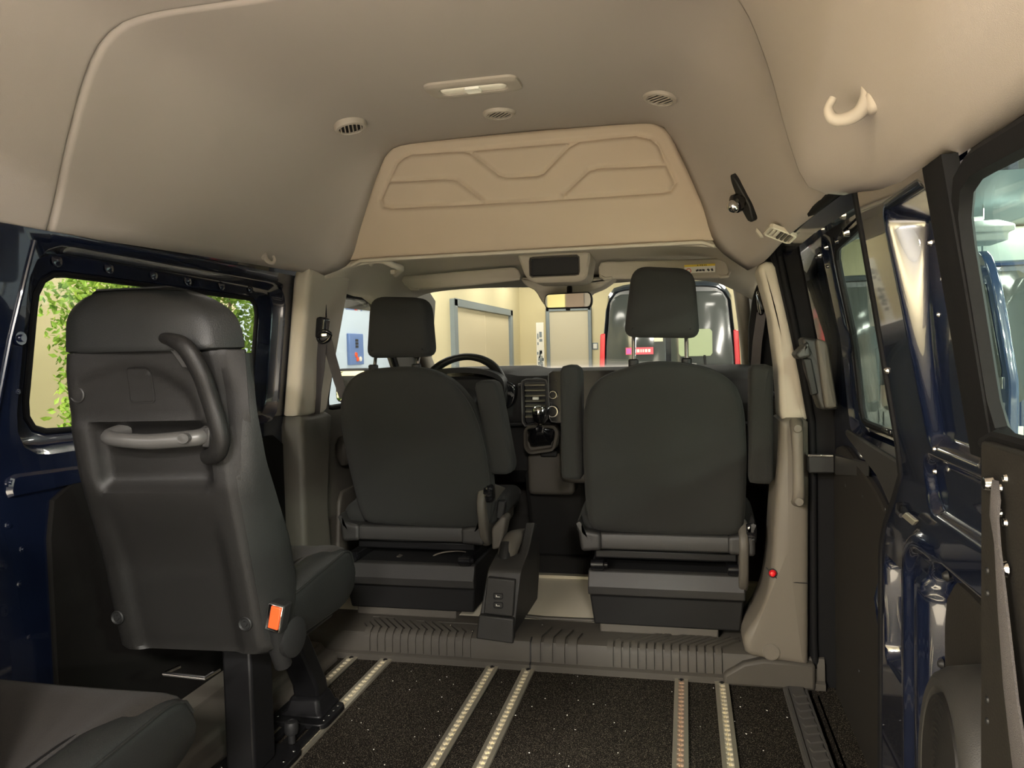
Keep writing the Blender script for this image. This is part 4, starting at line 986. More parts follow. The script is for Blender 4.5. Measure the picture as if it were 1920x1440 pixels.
ds = seat_front('driver_seat', 'driver seat, left of the two front seats, headrest pushed low', 2.60, 2.52, DO, DH, (at(705, 680, Y=2.60).x, at(785, 680, Y=2.60).x), (-1.225, -.735, 2.58, .125, .30), (at(916, 925, Y=2.60).x, 2.60, at(916, 925, Y=2.60).z, 1), [(a3, 2.57)], (-1.23, -.70))
p = at(935, 970, Y=2.66)
obj('buckle_head', M().box(at(940, 955, Y=2.68), (.03, .03, .07), Matrix.Rotation(.15, 3, 'Y')), BLACK, ds, bevel=.006)
m = M(); q = o([(921, 992), (940, 968), (950, 972), (938, 1028), (922, 1032)], 2.62); pillow(m, rpoly(q, .008, 32), 'y', 2.62, 2.70, .008, 0); obj('buckle_shield', m, GREY, ds, angle=50)
obj('wire', M().tube(crom([at(808, 1054, Y=2.68), at(812, 1043, Y=2.68), at(830, 1036, Y=2.68), at(860, 1033, Y=2.68), at(880, 1036, Y=2.70)], 20), .003, 6), TAUPE, ds)
obj('paper_tag', M().box(at(757, 1045, Y=2.66), (.045, .03, .003), Matrix.Rotation(.3, 3, 'Y')), GREY, ds)
# ================================================================== handbrake console
hc = thing('handbrake_console', 'dark grey console box with handbrake lever and two charging sockets', 'console', (-.63, 2.62, .097))
FO = [(893, 1196), (963, 1206), (973, 1080), (912, 1072)]
F0 = [at(px, py, Y=2.462) for px, py in FO]
x0b, x1b, x0t, x1t = F0[0].x, F0[1].x, F0[3].x, F0[2].x
zb_, zt_ = .097, F0[3].z
sec = [(2.462, zb_, x0b, x1b), (2.478, zt_-.015, x0t, x1t-.004), (2.492, zt_+.006, x0t+.004, x1t-.004), (2.56, zt_+.03, x0t+.004, x1t), (2.60, zt_+.045, x0t+.03, x1t+.002)]
m = M(); L_ = [[(2.466, zb_), (2.480, zt_-.012), (2.495, zt_+.004), (2.60, zt_+.028), (2.70, zt_+.115), (2.745, zt_+.10), (2.82, zt_-.04), (2.86, zb_)]]
fl = lambda y, z: (lerp(x0b, x0t, min(1, (z-zb_)/(zt_-zb_))), lerp(x1b, x1t+.004, min(1, (z-zb_)/(zt_-zb_))))
Lw = [(2.466, zb_), (2.480, zt_-.012), (2.495, zt_+.004), (2.60, zt_+.026), (2.70, zt_+.028), (2.78, zt_), (2.82, zt_-.04), (2.86, zb_)]
m.rings([[(fl(y, z)[0], y, z) for y, z in Lw], [(fl(y, z)[1]-.034, y, z) for y, z in Lw], [(fl(y, z)[1]-.026, y, z) for y, z in L_[0]], [(fl(y, z)[1]+.006*(y > 2.6), y, z) for y, z in L_[0]]])
obj('body', m, DARK, hc, bevel=.010, seg=3, angle=40)
# raised socket panel and lower skirt
q = [at(px, py, Y=2.455) for px, py in ((907, 1150), (962, 1156), (966, 1088), (914, 1082))]
m = M().rings([[p+Vector((0, dy, 0)) for p in q] for dy in (.02, -.004)]); obj('socket_panel', m, DARK, hc, bevel=.004)
q = [at(px, py, Y=2.452) for px, py in ((893, 1197), (963, 1207), (963, 1160), (898, 1153))]
m = M().rings([[p+Vector((0, dy, 0)) for p in q] for dy in (.03, -.004)]); obj('skirt', m, DARK, hc, bevel=.005)
for px, py in ((934, 1118), (934, 1135)):
    p = at(px, py, Y=2.449)
    u = obj('usb_socket', M().rings([[(p.x+a, p.y+t, p.z+b) for a, b in rrect(.033*k, .020*k, .004, 24)] for k, t in ((1, .006), (1, -.002), (.86, -.002), (.84, .004))]), BLACK, hc, angle=30)
    obj('usb_symbol', M().span((p.x-.007, p.y-.0025, p.z-.002), (p.x+.006, p.y-.0015, p.z-.0005)).span((p.x-.007, p.y-.0025, p.z-.002), (p.x-.004, p.y-.0015, p.z+.004)), WHITE, u)
# lever: stalk and tapering grip
P = [at(945, 1078, Y=2.56), at(946, 1050, Y=2.58), at(950, 1020, Y=2.62)]
obj('stalk', M().tube(P, [.024, .024, .022], 14), BLACK, hc)
P = crom([at(948, 1062, Y=2.585), at(952, 1035, Y=2.61), at(962, 1012, Y=2.65), at(976, 999, Y=2.71), at(990, 992, Y=2.78), at(998, 991, Y=2.82)], 26)
obj('grip', M().tube(P, [.029+.007*math.sin(PI*min(1, k/13))-.021*sstep(10, 20, k) for k in range(26)], 16, flat=.8), GREY, hc, angle=60)
# ================================================================== dashboard
db = thing('dashboard', 'dark dashboard across the cab with air vent, screen and knobs', 'dashboard', (CX, 3.5, .45))
DP = [(4.02, .50), (3.40, .45), (3.30, .52), (3.27, .68), (3.25, .72), (3.235, .745), (3.22, .86), (3.235, .915), (3.28, .940), (3.38, .952), (3.7, .958), (4.02, .955)]
def dprof(x):
    c_ = sstep(-.86, -.72, x)*(1-sstep(-.34, -.2, x)); h_ = sstep(-1.24, -1.15, x)*(1-sstep(-.78, -.70, x))
    return [(y+(.02*c_ if z < .93 else 0)-.05*h_*(.80 < z < .95), z+.016*h_*(z > .90)) for y, z in DP]
m = M(); m.rings([[(x, y, z) for y, z in dprof(x)] for x in [lerp(-1.37, .34, k/60) for k in range(61)]])
obj('panel', m, mat('soft_dash_skin', (.016, .0155, .0145), .75, spec=.25, bump=(700, .2)), db, angle=35)
obj('upper_trim_line', M().tube([(-1.36, 3.219, .735), (-.8, 3.215, .735), (-.5, 3.235, .735), (.33, 3.216, .735)], .009, 8), BLACK, db)
# instrument hood
hdm = M(); P = []
for k in range(25):
    a = PI*k/24; P.append((-.945-.20*math.cos(a), .90+.085*math.sin(a)**.7))
hdm.rings([[(x, y, z) for x, z in P]+[(x, y, z-.022) for x, z in P[::-1]] for y in (3.14, 3.30)]); obj('instrument_hood', hdm, BLACK, db, angle=40)
obj('instrument_glass', M().prism([(x, z-.02) for x, z in P], 3.21, 3.22, 'y'), GLOSS, db)
# centre stack: tall vent left of the screen
a, b = at(983, 716, Y=3.20), at(1025, 782, Y=3.20)
V0 = rpoly([(a.x, b.z-.03), (b.x-.006, b.z-.012), (b.x, a.z), (a.x, a.z)], .012, 40)
vt = obj('air_vent', M().rings([[(x, 3.195+t, z) for x, z in offset(V0, k)] for k, t in ((-.008, .02), (-.008, -.006), (.0, -.006), (.002, .03))]+[[(x, 3.225, z) for x, z in offset(V0, .004)]]), BLACK, db, angle=30)
for k in range(7):
    z = lerp(b.z+.004, a.z-.012, k/6); obj('vent_slat', M().box(((a.x+b.x)/2, 3.20, z), (b.x-a.x-.006, .02, .004), Matrix.Rotation(.3, 3, 'X')), ALU, vt)
obj('vent_tab', M().box(((a.x+b.x)/2+.004, 3.186, (a.z+b.z)/2+.005), (.026, .016, .012)), WHITE, vt, bevel=.003)
obj('vent_bezel', M().tube([(x, 3.188, z) for x, z in offset(V0, -.010)], .0045, 8, loop=True), SILVER, vt)
obj('top_hatch', M().lathe([(0, .008), (.02, .007), (.033, 0)], at(1005, 714, Y=3.24), (0, -.4, 1), 20), BLACK, db)
obj('shelf_line', M().tube([at(972, 722, Y=3.2), at(992, 717, Y=3.2), at(1020, 717, Y=3.2), at(1030, 722, Y=3.2)], .006, 8), SILVER, db)
# screen with its two rotary knobs
a, b = at(1027, 695, Y=3.15), at(1165, 792, Y=3.15)
S0 = rrect(b.x-a.x, a.z-b.z, .02, 48, ((a.x+b.x)/2, (a.z+b.z)/2))
sc = obj('screen', M().rings([[(x, y, z) for x, z in offset(S0, k)] for k, y in ((.004, 3.24), (0, 3.165), (0, 3.152), (.003, 3.149))]), GLOSS, db, angle=40)
obj('screen_rim', M().tube([(x, 3.150, z) for x, z in offset(S0, .002)], .0025, 6, loop=True), SILVER, sc)
for px, py, r_ in ((1038, 740, .016), (1037, 771, .023)):
    p = at(px, py, Y=3.15)
    kn = obj('rotary_knob', M().lathe([(r_, 0), (r_, .018), (r_*.8, .02), (r_*.75, .014), (0, .014)], p, (0, -1, 0), 28), GLOSS, db, angle=30)
    obj('chrome_ring', M().lathe([(r_*.86, .017), (r_*1.02, .017), (r_*1.02, .021), (r_*.86, .021)], p, (0, -1, 0), 28, loop=True), CHROME, kn, angle=30)
for px, py in ((1043, 714), (1043, 722)): obj('button_mark', M().box(at(px, py, Y=3.148), (.004, .002, .004)), GREY, sc)
# lower stack: glove flap, knee panel
a, b = at(992, 848, Y=3.24), at(1080, 926, Y=3.24)
L0 = rrect(b.x-a.x, a.z-b.z, .02, 40, ((a.x+b.x)/2, (a.z+b.z)/2))
m = M(); pillow(m, L0, 'y', 3.20, 3.40, .015, .0); obj('lower_flap', m, GREY, db, angle=50)
a, b = at(1012, 846, Y=3.19), at(1044, 858, Y=3.19); obj('flap_pull', M().span((a.x, 3.19, b.z), (b.x, 3.22, a.z)), BLACK, db, bevel=.008)
a, b = at(1050, 800, Y=3.24), at(1200, 905, Y=3.24); L0 = rrect(b.x-a.x, a.z-b.z, .03, 40, ((a.x+b.x)/2, (a.z+b.z)/2))
m = M(); pillow(m, L0, 'y', 3.19, 3.40, .02, .0); obj('glove_box', m, GREY, db, angle=50)
# column of the stack reaching the floor and dark footwell sides
obj('stack_foot', M().rings([[(x, y, z) for x, z in ((-.70, z0), (-.44, z0), (-.44, z0), (-.70, z0))][:2]+[(-.44, y+.3, z0), (-.70, y+.3, z0)] for y, z0 in ((3.45, .10), (3.36, .3), (3.28, .52))]), DARK, db, bevel=.02)
# gear lever
gl = thing('gear_lever', 'chrome and black gear lever with leather gaiter on the centre dash', 'gear lever', at(1012, 845, Y=3.14))
c = at(1014, 822, Y=3.16)
pod = [at(px, py, Y=3.15) for px, py in ((984, 806), (992, 799), (1040, 800), (1046, 812), (1040, 842), (996, 848), (987, 838))]
S0 = rpoly([(p.x, p.z) for p in pod], .014, 44)
obj('surround', M().rings([[(x, y-(z-c.z)*-.35, z) for x, z in offset(S0, k)] for k, y in ((-.004, 3.26), (-.004, 3.13), (.006, 3.125), (.012, 3.14))]), GREY, gl, angle=40)
gt = []
tip = at(1012, 797, Y=3.09)
for k in range(7):
    t = k/6; ss = (1-t)**1.2*.92+.07; w_ = 1+.16*math.sin(PI*t*2.6)*(1-t)
    gt.append([Vector((lerp(c.x, tip.x, t)+(x-c.x)*ss*w_*(1+.12*math.sin(9*j/44*2*PI)*(.3+t*(1-t))), lerp(3.15, 3.09, t)-.03*math.sin(PI*t), lerp(c.z, tip.z, t)+(z-c.z)*ss*w_)) for j, (x, z) in enumerate(offset(S0, .010))])
obj('gaiter', M().rings(gt), GLOSS, gl, angle=70)
kc = at(1010, 776, Y=3.06)
obj('shaft', M().tube([tip+Vector((0, .02, -.02)), kc], .009, 10), CHROME, gl)
obj('knob', M().lathe([(.010, -.040), (.020, -.030), (.026, -.008), (.026, .012), (.021, .026), (.010, .032), (0, .033)], kc, (0, -.25, 1), 24), GLOSS, gl, angle=60)
obj('knob_cap', M().lathe([(.0265, .006), (.0268, .013), (.0220, .0275), (.010, .0335), (0, .0345)], kc, (0, -.25, 1), 24), CHROME, gl, angle=60)
for k in (-1, 0, 1): obj('shift_mark', M().box(kc+Vector((k*.007, -.0265, .008)), (.0018, .002, .016)), INK, gl)
# steering wheel
swc = Vector((-.945, 3.185, .862)); tilt = Matrix.Rotation(math.radians(-28), 3, 'X')
sw_ = thing('steering_wheel', 'black leather steering wheel seen past the driver seat', 'steering wheel', swc)
R_ = .190
obj('rim', M().tube([swc+tilt @ Vector((R_*math.cos(2*PI*k/60), 0, R_*math.sin(2*PI*k/60))) for k in range(60)], [.0155+.003*(math.sin(2*2*PI*k/60)**2) for k in range(60)], 14, loop=True), VINYL, sw_, angle=70)
m = M(); pillow(m, rrect(.15, .13, .05, 40), 'y', -.02, .04, .015, .004, fn=lambda q: tuple(swc+tilt @ Vector(q))); obj('hub', m, BLACK, sw_, angle=60)
for a in (.05, PI-.05, -PI/2):
    obj('spoke', M().strip([swc+tilt @ Vector((r_*math.cos(a), .012, r_*math.sin(a))) for r_ in (.05, .12, .187)], tilt @ Vector((.05*abs(math.sin(a)), 0, .05*abs(math.cos(a)))), .016, tilt @ Vector((0, -1, 0))), SILVER if a != -PI/2 else BLACK, sw_, bevel=.005)
P = [at(px, py, Y=3.22) for px, py in ((948, 712), (968, 722), (970, 742), (962, 762), (945, 768))]
m = M(); pillow(m, rpoly([(p.x, p.z) for p in P]+[(P[0].x-.08, P[4].z), (P[0].x-.08, P[0].z)], .02, 40), 'y', 3.20, 3.30, .01, 0); obj('cluster_pod', m, GLOSS, db, angle=50)
st_ = at(958, 738, Y=3.19); obj('wiper_stalk', M().tube([st_+Vector((-.12, .02, 0)), st_, st_+Vector((.008, 0, -.012))], [.007, .008, .008], 10), SILVER, sw_)
# ================================================================== windscreen, pillars, mirror, visors, console overhead
w4 = setting('window_4')
wsf = lambda u, v: Vector((lerp(lerp(-1.27, -1.36, v), lerp(.22, .31, v), u), lerp(3.36, 4.03, v)+.10*math.sin(PI*u)*1, lerp(1.37, .93, v)))
m = M(); m.grid(lambda u, v: wsf(u, v), 16, 8); struct('pane', m, GLASS, w4, solid=.005)
for s_ in (0, 1):
    P = [wsf(s_, t)+Vector((.0, -.02, 0)) for t in (-.05, .25, .5, .75, 1.0)]
    struct('trim_%d' % (17+s_), M().tube(P, [.05, .044, .042, .044, .05], 14, flat=.7, up=(1, 0, 0)), BEIGE, angle=60)
def shell_visor(label, PX, Y, clips):
    v = thing('sun_visor', label, 'sun visor', at(*PX[0], Y=Y))
    q = rpoly([(at(px, py, Y=Y).x, at(px, py, Y=Y).z) for px, py in PX], .022, 48)
    m = M(); pillow(m, q, 'y', Y, Y+.022, .010, .003, fn=lambda q_: (q_[0], q_[1]+(1.38-q_[2])*-.15, q_[2])); obj('board', m, BEIGE, v, angle=60)
    for px, py in clips:
        p = at(px, py, Y=Y); obj('pivot_clip', M().tube([p+Vector((-.03, 0, .008)), p+Vector((-.012, -.008, -.006)), p+Vector((.012, -.006, -.004)), p+Vector((.018, .01, .012))], .007, 8), BEIGE, v)
    return v
shell_visor('beige sun visor on the driver side, folded up, no label', [(750, 518), (970, 499), (980, 525), (880, 536), (775, 545), (755, 533)], 3.06, [(779, 541)])
vr = shell_visor('beige sun visor on the passenger side with white and yellow warning label', [(1122, 490), (1362, 484), (1368, 521), (1122, 524)], 3.02, [(1358, 516), (1140, 520)])
a, b = at(1283, 497, Y=2.995), at(1341, 510, Y=2.995)
wlb = obj('warning_label', M().span((a.x, 2.994, b.z), (b.x, 2.998, a.z)), WHITE, vr)
obj('yellow_band', M().span((a.x, 2.9925, a.z-.008), (b.x, 2.9955, a.z)), YELLOW, wlb)
m = M()
def letter(c_, x, z, s_):
    G = {'A': [(0, 0, .5, 1), (.5, 1, 1, 0), (.2, .4, .8, .4)], 'I': [(.5, 0, .5, 1)], 'R': [(0, 0, 0, 1), (0, 1, .8, .8), (.8, .8, 0, .5), (.3, .5, .9, 0)], 'B': [(0, 0, 0, 1), (0, 1, .8, .75), (.8, .75, 0, .5), (0, .5, .8, .25), (.8, .25, 0, 0)], 'G': [(.9, .8, .2, 1), (.2, 1, 0, .5), (0, .5, .2, 0), (.2, 0, .9, .1), (.9, .1, .9, .45), (.9, .45, .5, .45)]}[c_]
    for x0, z0, x1, z1 in G: m.tube([(x+x0*s_*.7, 2.9918, z+z0*s_), (x+x1*s_*.7, 2.9918, z+z1*s_)], s_*.10, 4)
lx = lerp(a.x, b.x, .42)
for i, c_ in enumerate('AIRBAG'): letter(c_, lx+i*.0062, a.z-.0068, .0055)
tag(obj('label_lettering', m, INK, wlb), kind='stuff')
zc = b.z+.009
obj('ban_symbol', M().tube([(a.x+.016+.008*math.cos(2*PI*k/20), 2.9932, zc+.008*math.sin(2*PI*k/20)) for k in range(20)], .0014, 6, loop=True), INKR, wlb)
m = M()
for f_ in (.42, .52, .62, .78, .90): m.box((lerp(a.x, b.x, f_), 2.9935, zc), (.007, .001, .010), Matrix.Rotation(f_*3, 3, 'Y'))
tag(obj('label_pictograms', m, INK, wlb), kind='stuff')
# overhead console with its open slot
oc = thing('overhead_console', 'beige overhead console with a dark open slot above the mirror', 'console', at(1035, 515, Y=2.92))
q = rpoly([(p.x, p.z) for p in [at(px, py, Y=2.93) for px, py in ((968, 474), (1108, 470), (1100, 522), (1085, 528), (1000, 530), (985, 520))]][::-1], .02, 48)
a, b = at(994, 484, Y=2.93), at(1085, 514, Y=2.93); ri = align(q, rrect(b.x-a.x, a.z-b.z, .006, 48, ((a.x+b.x)/2, (a.z+b.z)/2)))
m = M().rings([[(x, 3.12, z) for x, z in q], [(x, 2.94, z) for x, z in q], [(x, 2.932, z) for x, z in offset(q, .008)], [(x, 2.930, z) for x, z in offset(ri, -.004)], [(x, 2.934, z) for x, z in ri], [(x, 3.08, z) for x, z in ri]]); obj('housing', m, BEIGE, oc, angle=40)
obj('slot_lining', M().rings([[(x, y, z) for x, z in offset(ri, .001)] for y in (2.945, 3.07)]), BLACK, oc)
obj('slot_frame', M().tube([(x, 2.932, z) for x, z in offset(ri, -.003)], .0035, 6, loop=True), GREY, oc)
a, b = at(960, 460, Y=2.80), at(1046, 470, Y=2.80); P = crom([at(958, 460, Y=2.80), at(975, 466, Y=2.80), at(1000, 468, Y=2.80), at(1030, 464, Y=2.80), at(1046, 459, Y=2.80)], 16)
obj('reading_lamp', M().tube(P, [.006+.008*math.sin(PI*k/15) for k in range(16)], 10, flat=.5), LENS, oc, angle=60)
q = [at(px, py, Y=3.22) for px, py in ((975, 520), (1155, 520), (1130, 538), (1105, 548), (1085, 572), (1020, 572), (1005, 545), (985, 535))]
m = M(); pillow(m, rpoly([(p.x, p.z) for p in q], .012, 48), 'y', 3.20, 3.36, .012, 0); obj('sensor_cover', m, BEIGE, oc, angle=50)
a, b = at(1018, 528, Y=3.19), at(1092, 533, Y=3.19); obj('map_lamp', M().span((a.x, 3.185, b.z), (b.x, 3.20, a.z)), LENS, oc, bevel=.004)
rm = thing('rear_view_mirror', 'oval-cornered rear view mirror hanging from the windscreen top', 'mirror', at(1065, 577, Y=3.05))
a, b = at(1019, 550, Y=3.05), at(1111, 577, Y=3.05); q = rpoly([(a.x+.006, b.z+.002), (b.x-.006, b.z), (b.x, (a.z+b.z)/2+.004), (b.x-.008, a.z), (a.x+.008, a.z-.002), (a.x, (a.z+b.z)/2)], .018, 44)
m = M(); pillow(m, q, 'y', 3.05, 3.09, .006, 0); obj('housing', m, BLACK, rm, angle=50)
Rm = Matrix.Rotation(.10, 3, 'Z')
obj('glass', M().rings([[(x, y, z) for x, z in offset(q, .005)] for y in (3.052, 3.0485)]), MIRROR, rm)
obj('stem', M().tube([at(1068, 552, Y=3.09), at(1068, 540, Y=3.15)], .012, 10), BLACK, rm)
p = at(1065, 577, Y=3.06); obj('dip_tab', M().box(p+Vector((0, 0, -.004)), (.018, .012, .014)), BLACK, rm, bevel=.003)
# folded grab handle by the driver's pillar
gh2 = thing('grab_handle', 'beige grab handle above the driver door beside the left visor', 'handle', at(728, 500, Y=2.95))
P = crom([at(697, 494, Y=2.80), at(703, 488, Y=2.76), at(722, 490, Y=2.74), at(740, 498, Y=2.76), at(752, 503, Y=2.80), at(742, 514, Y=2.86)], 24)
obj('grip', M().tube(P, .013, 12), BEIGE, gh2, angle=60)
obj('end_mount', M().box(at(740, 510, Y=2.85), (.03, .03, .02)), BEIGE, gh2, bevel=.006)
# ================================================================== cab doors
for nm, wn, s_ in (('door_2', 'window_7', -1), ('door_3', 'window_8', 1)):
    d_ = setting(nm); X0 = -1.385 if s_ < 0 else .345
    xs = lambda z, t=0: X0+s_*t-s_*(.05*max(0, (z-.84))/.5)
    hole = rpoly([(2.80, .84), (3.62, .84), (3.60, .93), (3.20, 1.315), (2.90, 1.335)], [.04, .03, .03, .10, .05], 60)
    cen2 = (3.15, 1.07)
    def castc(q, y0, y1, z0, z1):
        dx, dz = q[0]-cen2[0], q[1]-cen2[1]
        t = min(((y1 if dx > 0 else y0)-cen2[0])/dx if abs(dx) > 1e-6 else 99, ((z1 if dz > 0 else z0)-cen2[1])/dz if abs(dz) > 1e-6 else 99)
        return (cen2[0]+dx*t, cen2[1]+dz*t)
    od = [castc(q, 2.66, 4.05, -.1, 1.40) for q in hole]
    mk = lambda P, t: [(xs(b, t), a, b) for a, b in P]
    struct('door_card', M().rings([mk(od, 0), mk(offset(hole, -.03), -.004), mk(offset(hole, -.012), -.002), mk(hole, .02), mk(hole, .04)], cap0=False, cap1=False), [GREY], d_, angle=40)
    struct('window_seal', M().tube(mk(hole, .012), .012, 8, loop=True), RUBBER, d_)
    m = M(); pillow(m, rpoly([(2.85, .60), (3.7, .64), (3.7, .76), (2.85, .72)], .04, 40), 'x', X0, X0-s_*.05, .02, 0); struct('arm_rest', m, GREY, d_, angle=50)
    m = M(); pillow(m, rpoly([(2.80, .14), (3.6, .14), (3.6, .52), (2.85, .50)], .04, 40), 'x', X0, X0-s_*.02, .01, 0); struct('lower_pocket', m, BLACK if s_ > 0 else GREY, d_, angle=50)
    wn_ = setting(wn)
    struct('pane', M().rings([mk(offset(hole, -.01), .03), mk(offset(hole, -.01), .035)]), GLASS, wn_)
    mo = M(); a = 3.45
    dm = thing('door_mirror', 'black framed door mirror glimpsed outside the %s' % ('driver window behind the headrest' if s_ < 0 else 'passenger window past the belt'), 'mirror', (X0+s_*.22, a, .92))
    pillow(mo, rpoly([(X0+s_*.09, .82), (X0+s_*.28, .82), (X0+s_*.28, .985), (X0+s_*.10, .985)], .03, 40), 'y', a, a+.08, .02, .01); obj('housing', mo, BLACK, dm, angle=60)
    obj('glass', M().prism(offset(rpoly([(X0+s_*.09, .82), (X0+s_*.28, .82), (X0+s_*.28, .985), (X0+s_*.10, .985)], .03, 40), .012), a-.004, a-.001, 'y'), MIRROR, dm)
    obj('arm', M().span((min(X0+s_*.02, X0+s_*.14), a+.02, .84), (max(X0+s_*.02, X0+s_*.14), a+.07, .90)), BLACK, dm, bevel=.01)
# ================================================================== seat belts in front
def belt(name, label, ring_, P, Wd):
    t = thing(name, label, 'seat belt', P[-1])
    obj('guide_loop', M().tube(crom(ring_, 20), .012, 10, flat=1.2), GLOSS, t, angle=60)
    return t
sb = thing('seat_belt', 'black driver seat belt hanging from the left door pillar', 'seat belt', at(596, 775, Y=2.60))
a = at(606, 605, Y=2.62)
m = M(); q = o([(597, 600), (608, 594), (620, 598), (616, 632), (600, 634)], 2.60); pillow(m, rpoly(q, .006, 36), 'y', 2.56, 2.60, .006, 0); obj('height_slide', m, GLOSS, sb, angle=50)
m = M().tube(crom([at(596, 632, Y=2.57), at(601, 622, Y=2.56), at(612, 621, Y=2.56), at(620, 628, Y=2.57), at(612, 640, Y=2.57), at(600, 641, Y=2.57)], 24, True), .0065, 8, loop=True); obj('guide_loop', m, GLOSS, sb, angle=60)
a = at(608, 628, Y=2.555); obj('metal_tongue', M().box(a, (.022, .006, .012)), CHROME, sb, bevel=.002)
def web(P, w_, nrm=(0, -1, 0)):
    m = M(); return m.strip(P, w_, .002, nrm)
obj('webbing', web([at(605, 634, Y=2.575), at(601, 690, Y=2.59), at(595, 735, Y=2.60), at(592, 776, Y=2.60)], (.034, 0, .0)), WEB, sb)
obj('webbing', web([at(613, 636, Y=2.575), at(622, 670, Y=2.60), at(634, 712, Y=2.62), at(645, 745, Y=2.62)], (.036, 0, .008)), WEB, sb)
obj('slot', M().box(at(611, 575, Y=2.63), (.004, .004, .08)), BLACK, sb)
sb2 = thing('seat_belt', 'black passenger seat belt upper guide on the right door pillar', 'seat belt', at(1425, 640, Y=2.62))
m = M(); q = o([(1419, 545), (1432, 540), (1436, 560), (1432, 590), (1424, 592), (1420, 570)], 2.66); pillow(m, rpoly(q, .006, 36), 'y', 2.66, 2.70, .006, 0); obj('guide_loop', m, GLOSS, sb2, angle=50)
obj('metal_tongue', M().tube([at(1421, 552, Y=2.65), at(1426, 566, Y=2.64), at(1430, 580, Y=2.65)], .006, 8), CHROME, sb2)
obj('webbing', web([at(1428, 585, Y=2.67), at(1420, 640, Y=2.69), at(1416, 690, Y=2.70), at(1412, 760, Y=2.70)], (.03, 0, 0)), WEB, sb2)
o_ = o([(1404, 610), (1412, 555), (1422, 528), (1436, 520), (1452, 690), (1404, 690)], 2.75)
struct('trim_19', M().prism(rpoly(o_, .02, 40), 2.74, 2.78, 'y'), RUBBER, bevel=.004)
# ================================================================== fittings of the roof lining
def on_roof(px, py, guess=1.76):
    p = at(px, py, Z=guess)
    for _ in range(6): p = at(px, py, Z=roof_at(p.x, p.y))
    return p
def vent(px, py, label, ang, drop=0):
    p = on_roof(px, py); n = Vector((.0, 0, -1))
    e = .03; n = Vector(((roof_at(p.x+e, p.y)-roof_at(p.x-e, p.y))/(2*e), (roof_at(p.x, p.y+e)-roof_at(p.x, p.y-e))/(2*e), -1)).normalized(); p = p+n*drop
    t = thing('roof_vent', label, 'air vent', p, 'round air vents in the roof lining')
    rim = obj('rim', M().lathe([(.036, -.02), (.036, .008), (.039, .011), (.046, .009), (.050, .002), (.050, -.012)], p, n, 36), FITM, t, angle=40)
    obj('duct', M().lathe([(.037, .0045), (.036, .0030), (0, .0028)], p, n, 24), BLACK, t)
    d_ = Vector((math.cos(ang), math.sin(ang), 0)); d_ = (d_-n*d_.dot(n)).normalized(); e_ = n.cross(d_); R = Matrix((d_, e_, n)).transposed()
    for k in range(6):
        o_ = -.030+k*.012; ln = 2*math.sqrt(max(.0001, .036**2-o_*o_))-.001
        obj('slat', M().box(p+R @ Vector((0, o_, .0090)), (ln, .0040, .0022), R), FITM, t)
    return t
vent(656, 232, 'small round roof vent left of the dome lamp, darkest slats', 1.95, .008)
vent(936, 211, 'small round roof vent just below the dome lamp', -.85)
vent(1238, 182, 'largest looking round roof vent, at right of the dome lamp', -.85)
dl = thing('dome_lamp', 'beige framed dome lamp with white lens in the roof middle', 'lamp', on_roof(882, 160))
c = on_roof(885, 160); zc = roof_at(c.x, c.y)
def dz(x, y, t): return (x, y, roof_at(x, y)-t)
a, b = at(800, 157, Z=zc), at(968, 143, Z=zc)
cx0, cy0 = (at(792, 152, Z=zc).x+at(972, 160, Z=zc).x)/2, c.y
F0 = rrect(.262, .115, .028, 56, (cx0, cy0+.004)); F1 = rrect(.186, .050, .018, 56, (cx0, cy0+.006)); F1 = align(F0, F1)
obj('frame', M().rings([[dz(x, y, t) for x, y in P] for P, t in ((F0, -.004), (offset(F0, .002), .006), (offset(F0, .010), .010), (offset(F1, -.010), .012), (offset(F1, -.002), .010), (F1, .004))], cap0=False, cap1=False), FITM, dl, angle=50)
m = M(); m.rings([[dz(x, y, .002+t) for x, y in offset(F1, k)] for k, t in ((-.001, -.004), (.002, .005), (.008, .008), (.016, .009))]); obj('lens', m, LENS, dl, angle=50)
obj('rocker', M().rings([[dz(x, y, t) for x, y in rrect(.044*k, .040*k, .006, 24, (cx0, cy0+.004))] for k, t in ((1, .002), (1, .012), (.9, .015), (.3, .011))]), WHITE, dl, angle=40)
# coat hooks
def hook(label, p, n, up, s_, open_=True):
    t = thing('coat_hook', label, 'hook', p); n = Vector(n).normalized(); up = Vector(up).normalized(); r_ = n.cross(up)
    g = lambda a, b, c_: Vector(p)+r_*a*s_+up*b*s_+n*c_*s_
    P = crom([g(0, .055, -.006), g(0, .030, .004), g(0, .0, .010), g(0, -.022, .030), g(0, -.022, .062), g(0, -.008, .088), g(0, .018, .094), g(0, .034, .080)], 34)
    obj('horn', M().tube(P, [s_*(.009+.007*math.sin(PI*min(1, k/30))**.8) for k in range(34)], 14, flat=1.0), FITM, t, angle=60)
    obj('root', M().rings([[g(a*w_*.5, b*h_*.5-.012, d_) for a, b in rrect(2, 2, .7, 20)] for w_, h_, d_ in ((.060, .060, -.006), (.056, .054, .008), (.04, .034, .016))]), FITM, t, angle=60)
    return t
def surf_r(px, py, Y):
    q = ring(Y); p = at(px, py, Y=Y); return p
def on_lining(px, py, y0, y1):
    """where the sight line meets the lining between two Y"""
    best = None
    for k in range(200):
        Y = lerp(y0, y1, k/199); p = at(px, py, Y=Y); q = ring(Y)
        d_ = min((Vector((p.x, p.z))-Vector((b.x, b.z))).length for b in q)
        if best is None or d_ < best[0]: best = (d_, p, min(range(NP), key=lambda i: (q[i].x-p.x)**2+(q[i].z-p.z)**2))
    q = ring(best[1].y); i = best[2]; a, b = q[max(0, i-1)], q[min(NP-1, i+1)]; t = (b-a).normalized(); n = Vector((t.z, 0, -t.x))
    return best[1], n
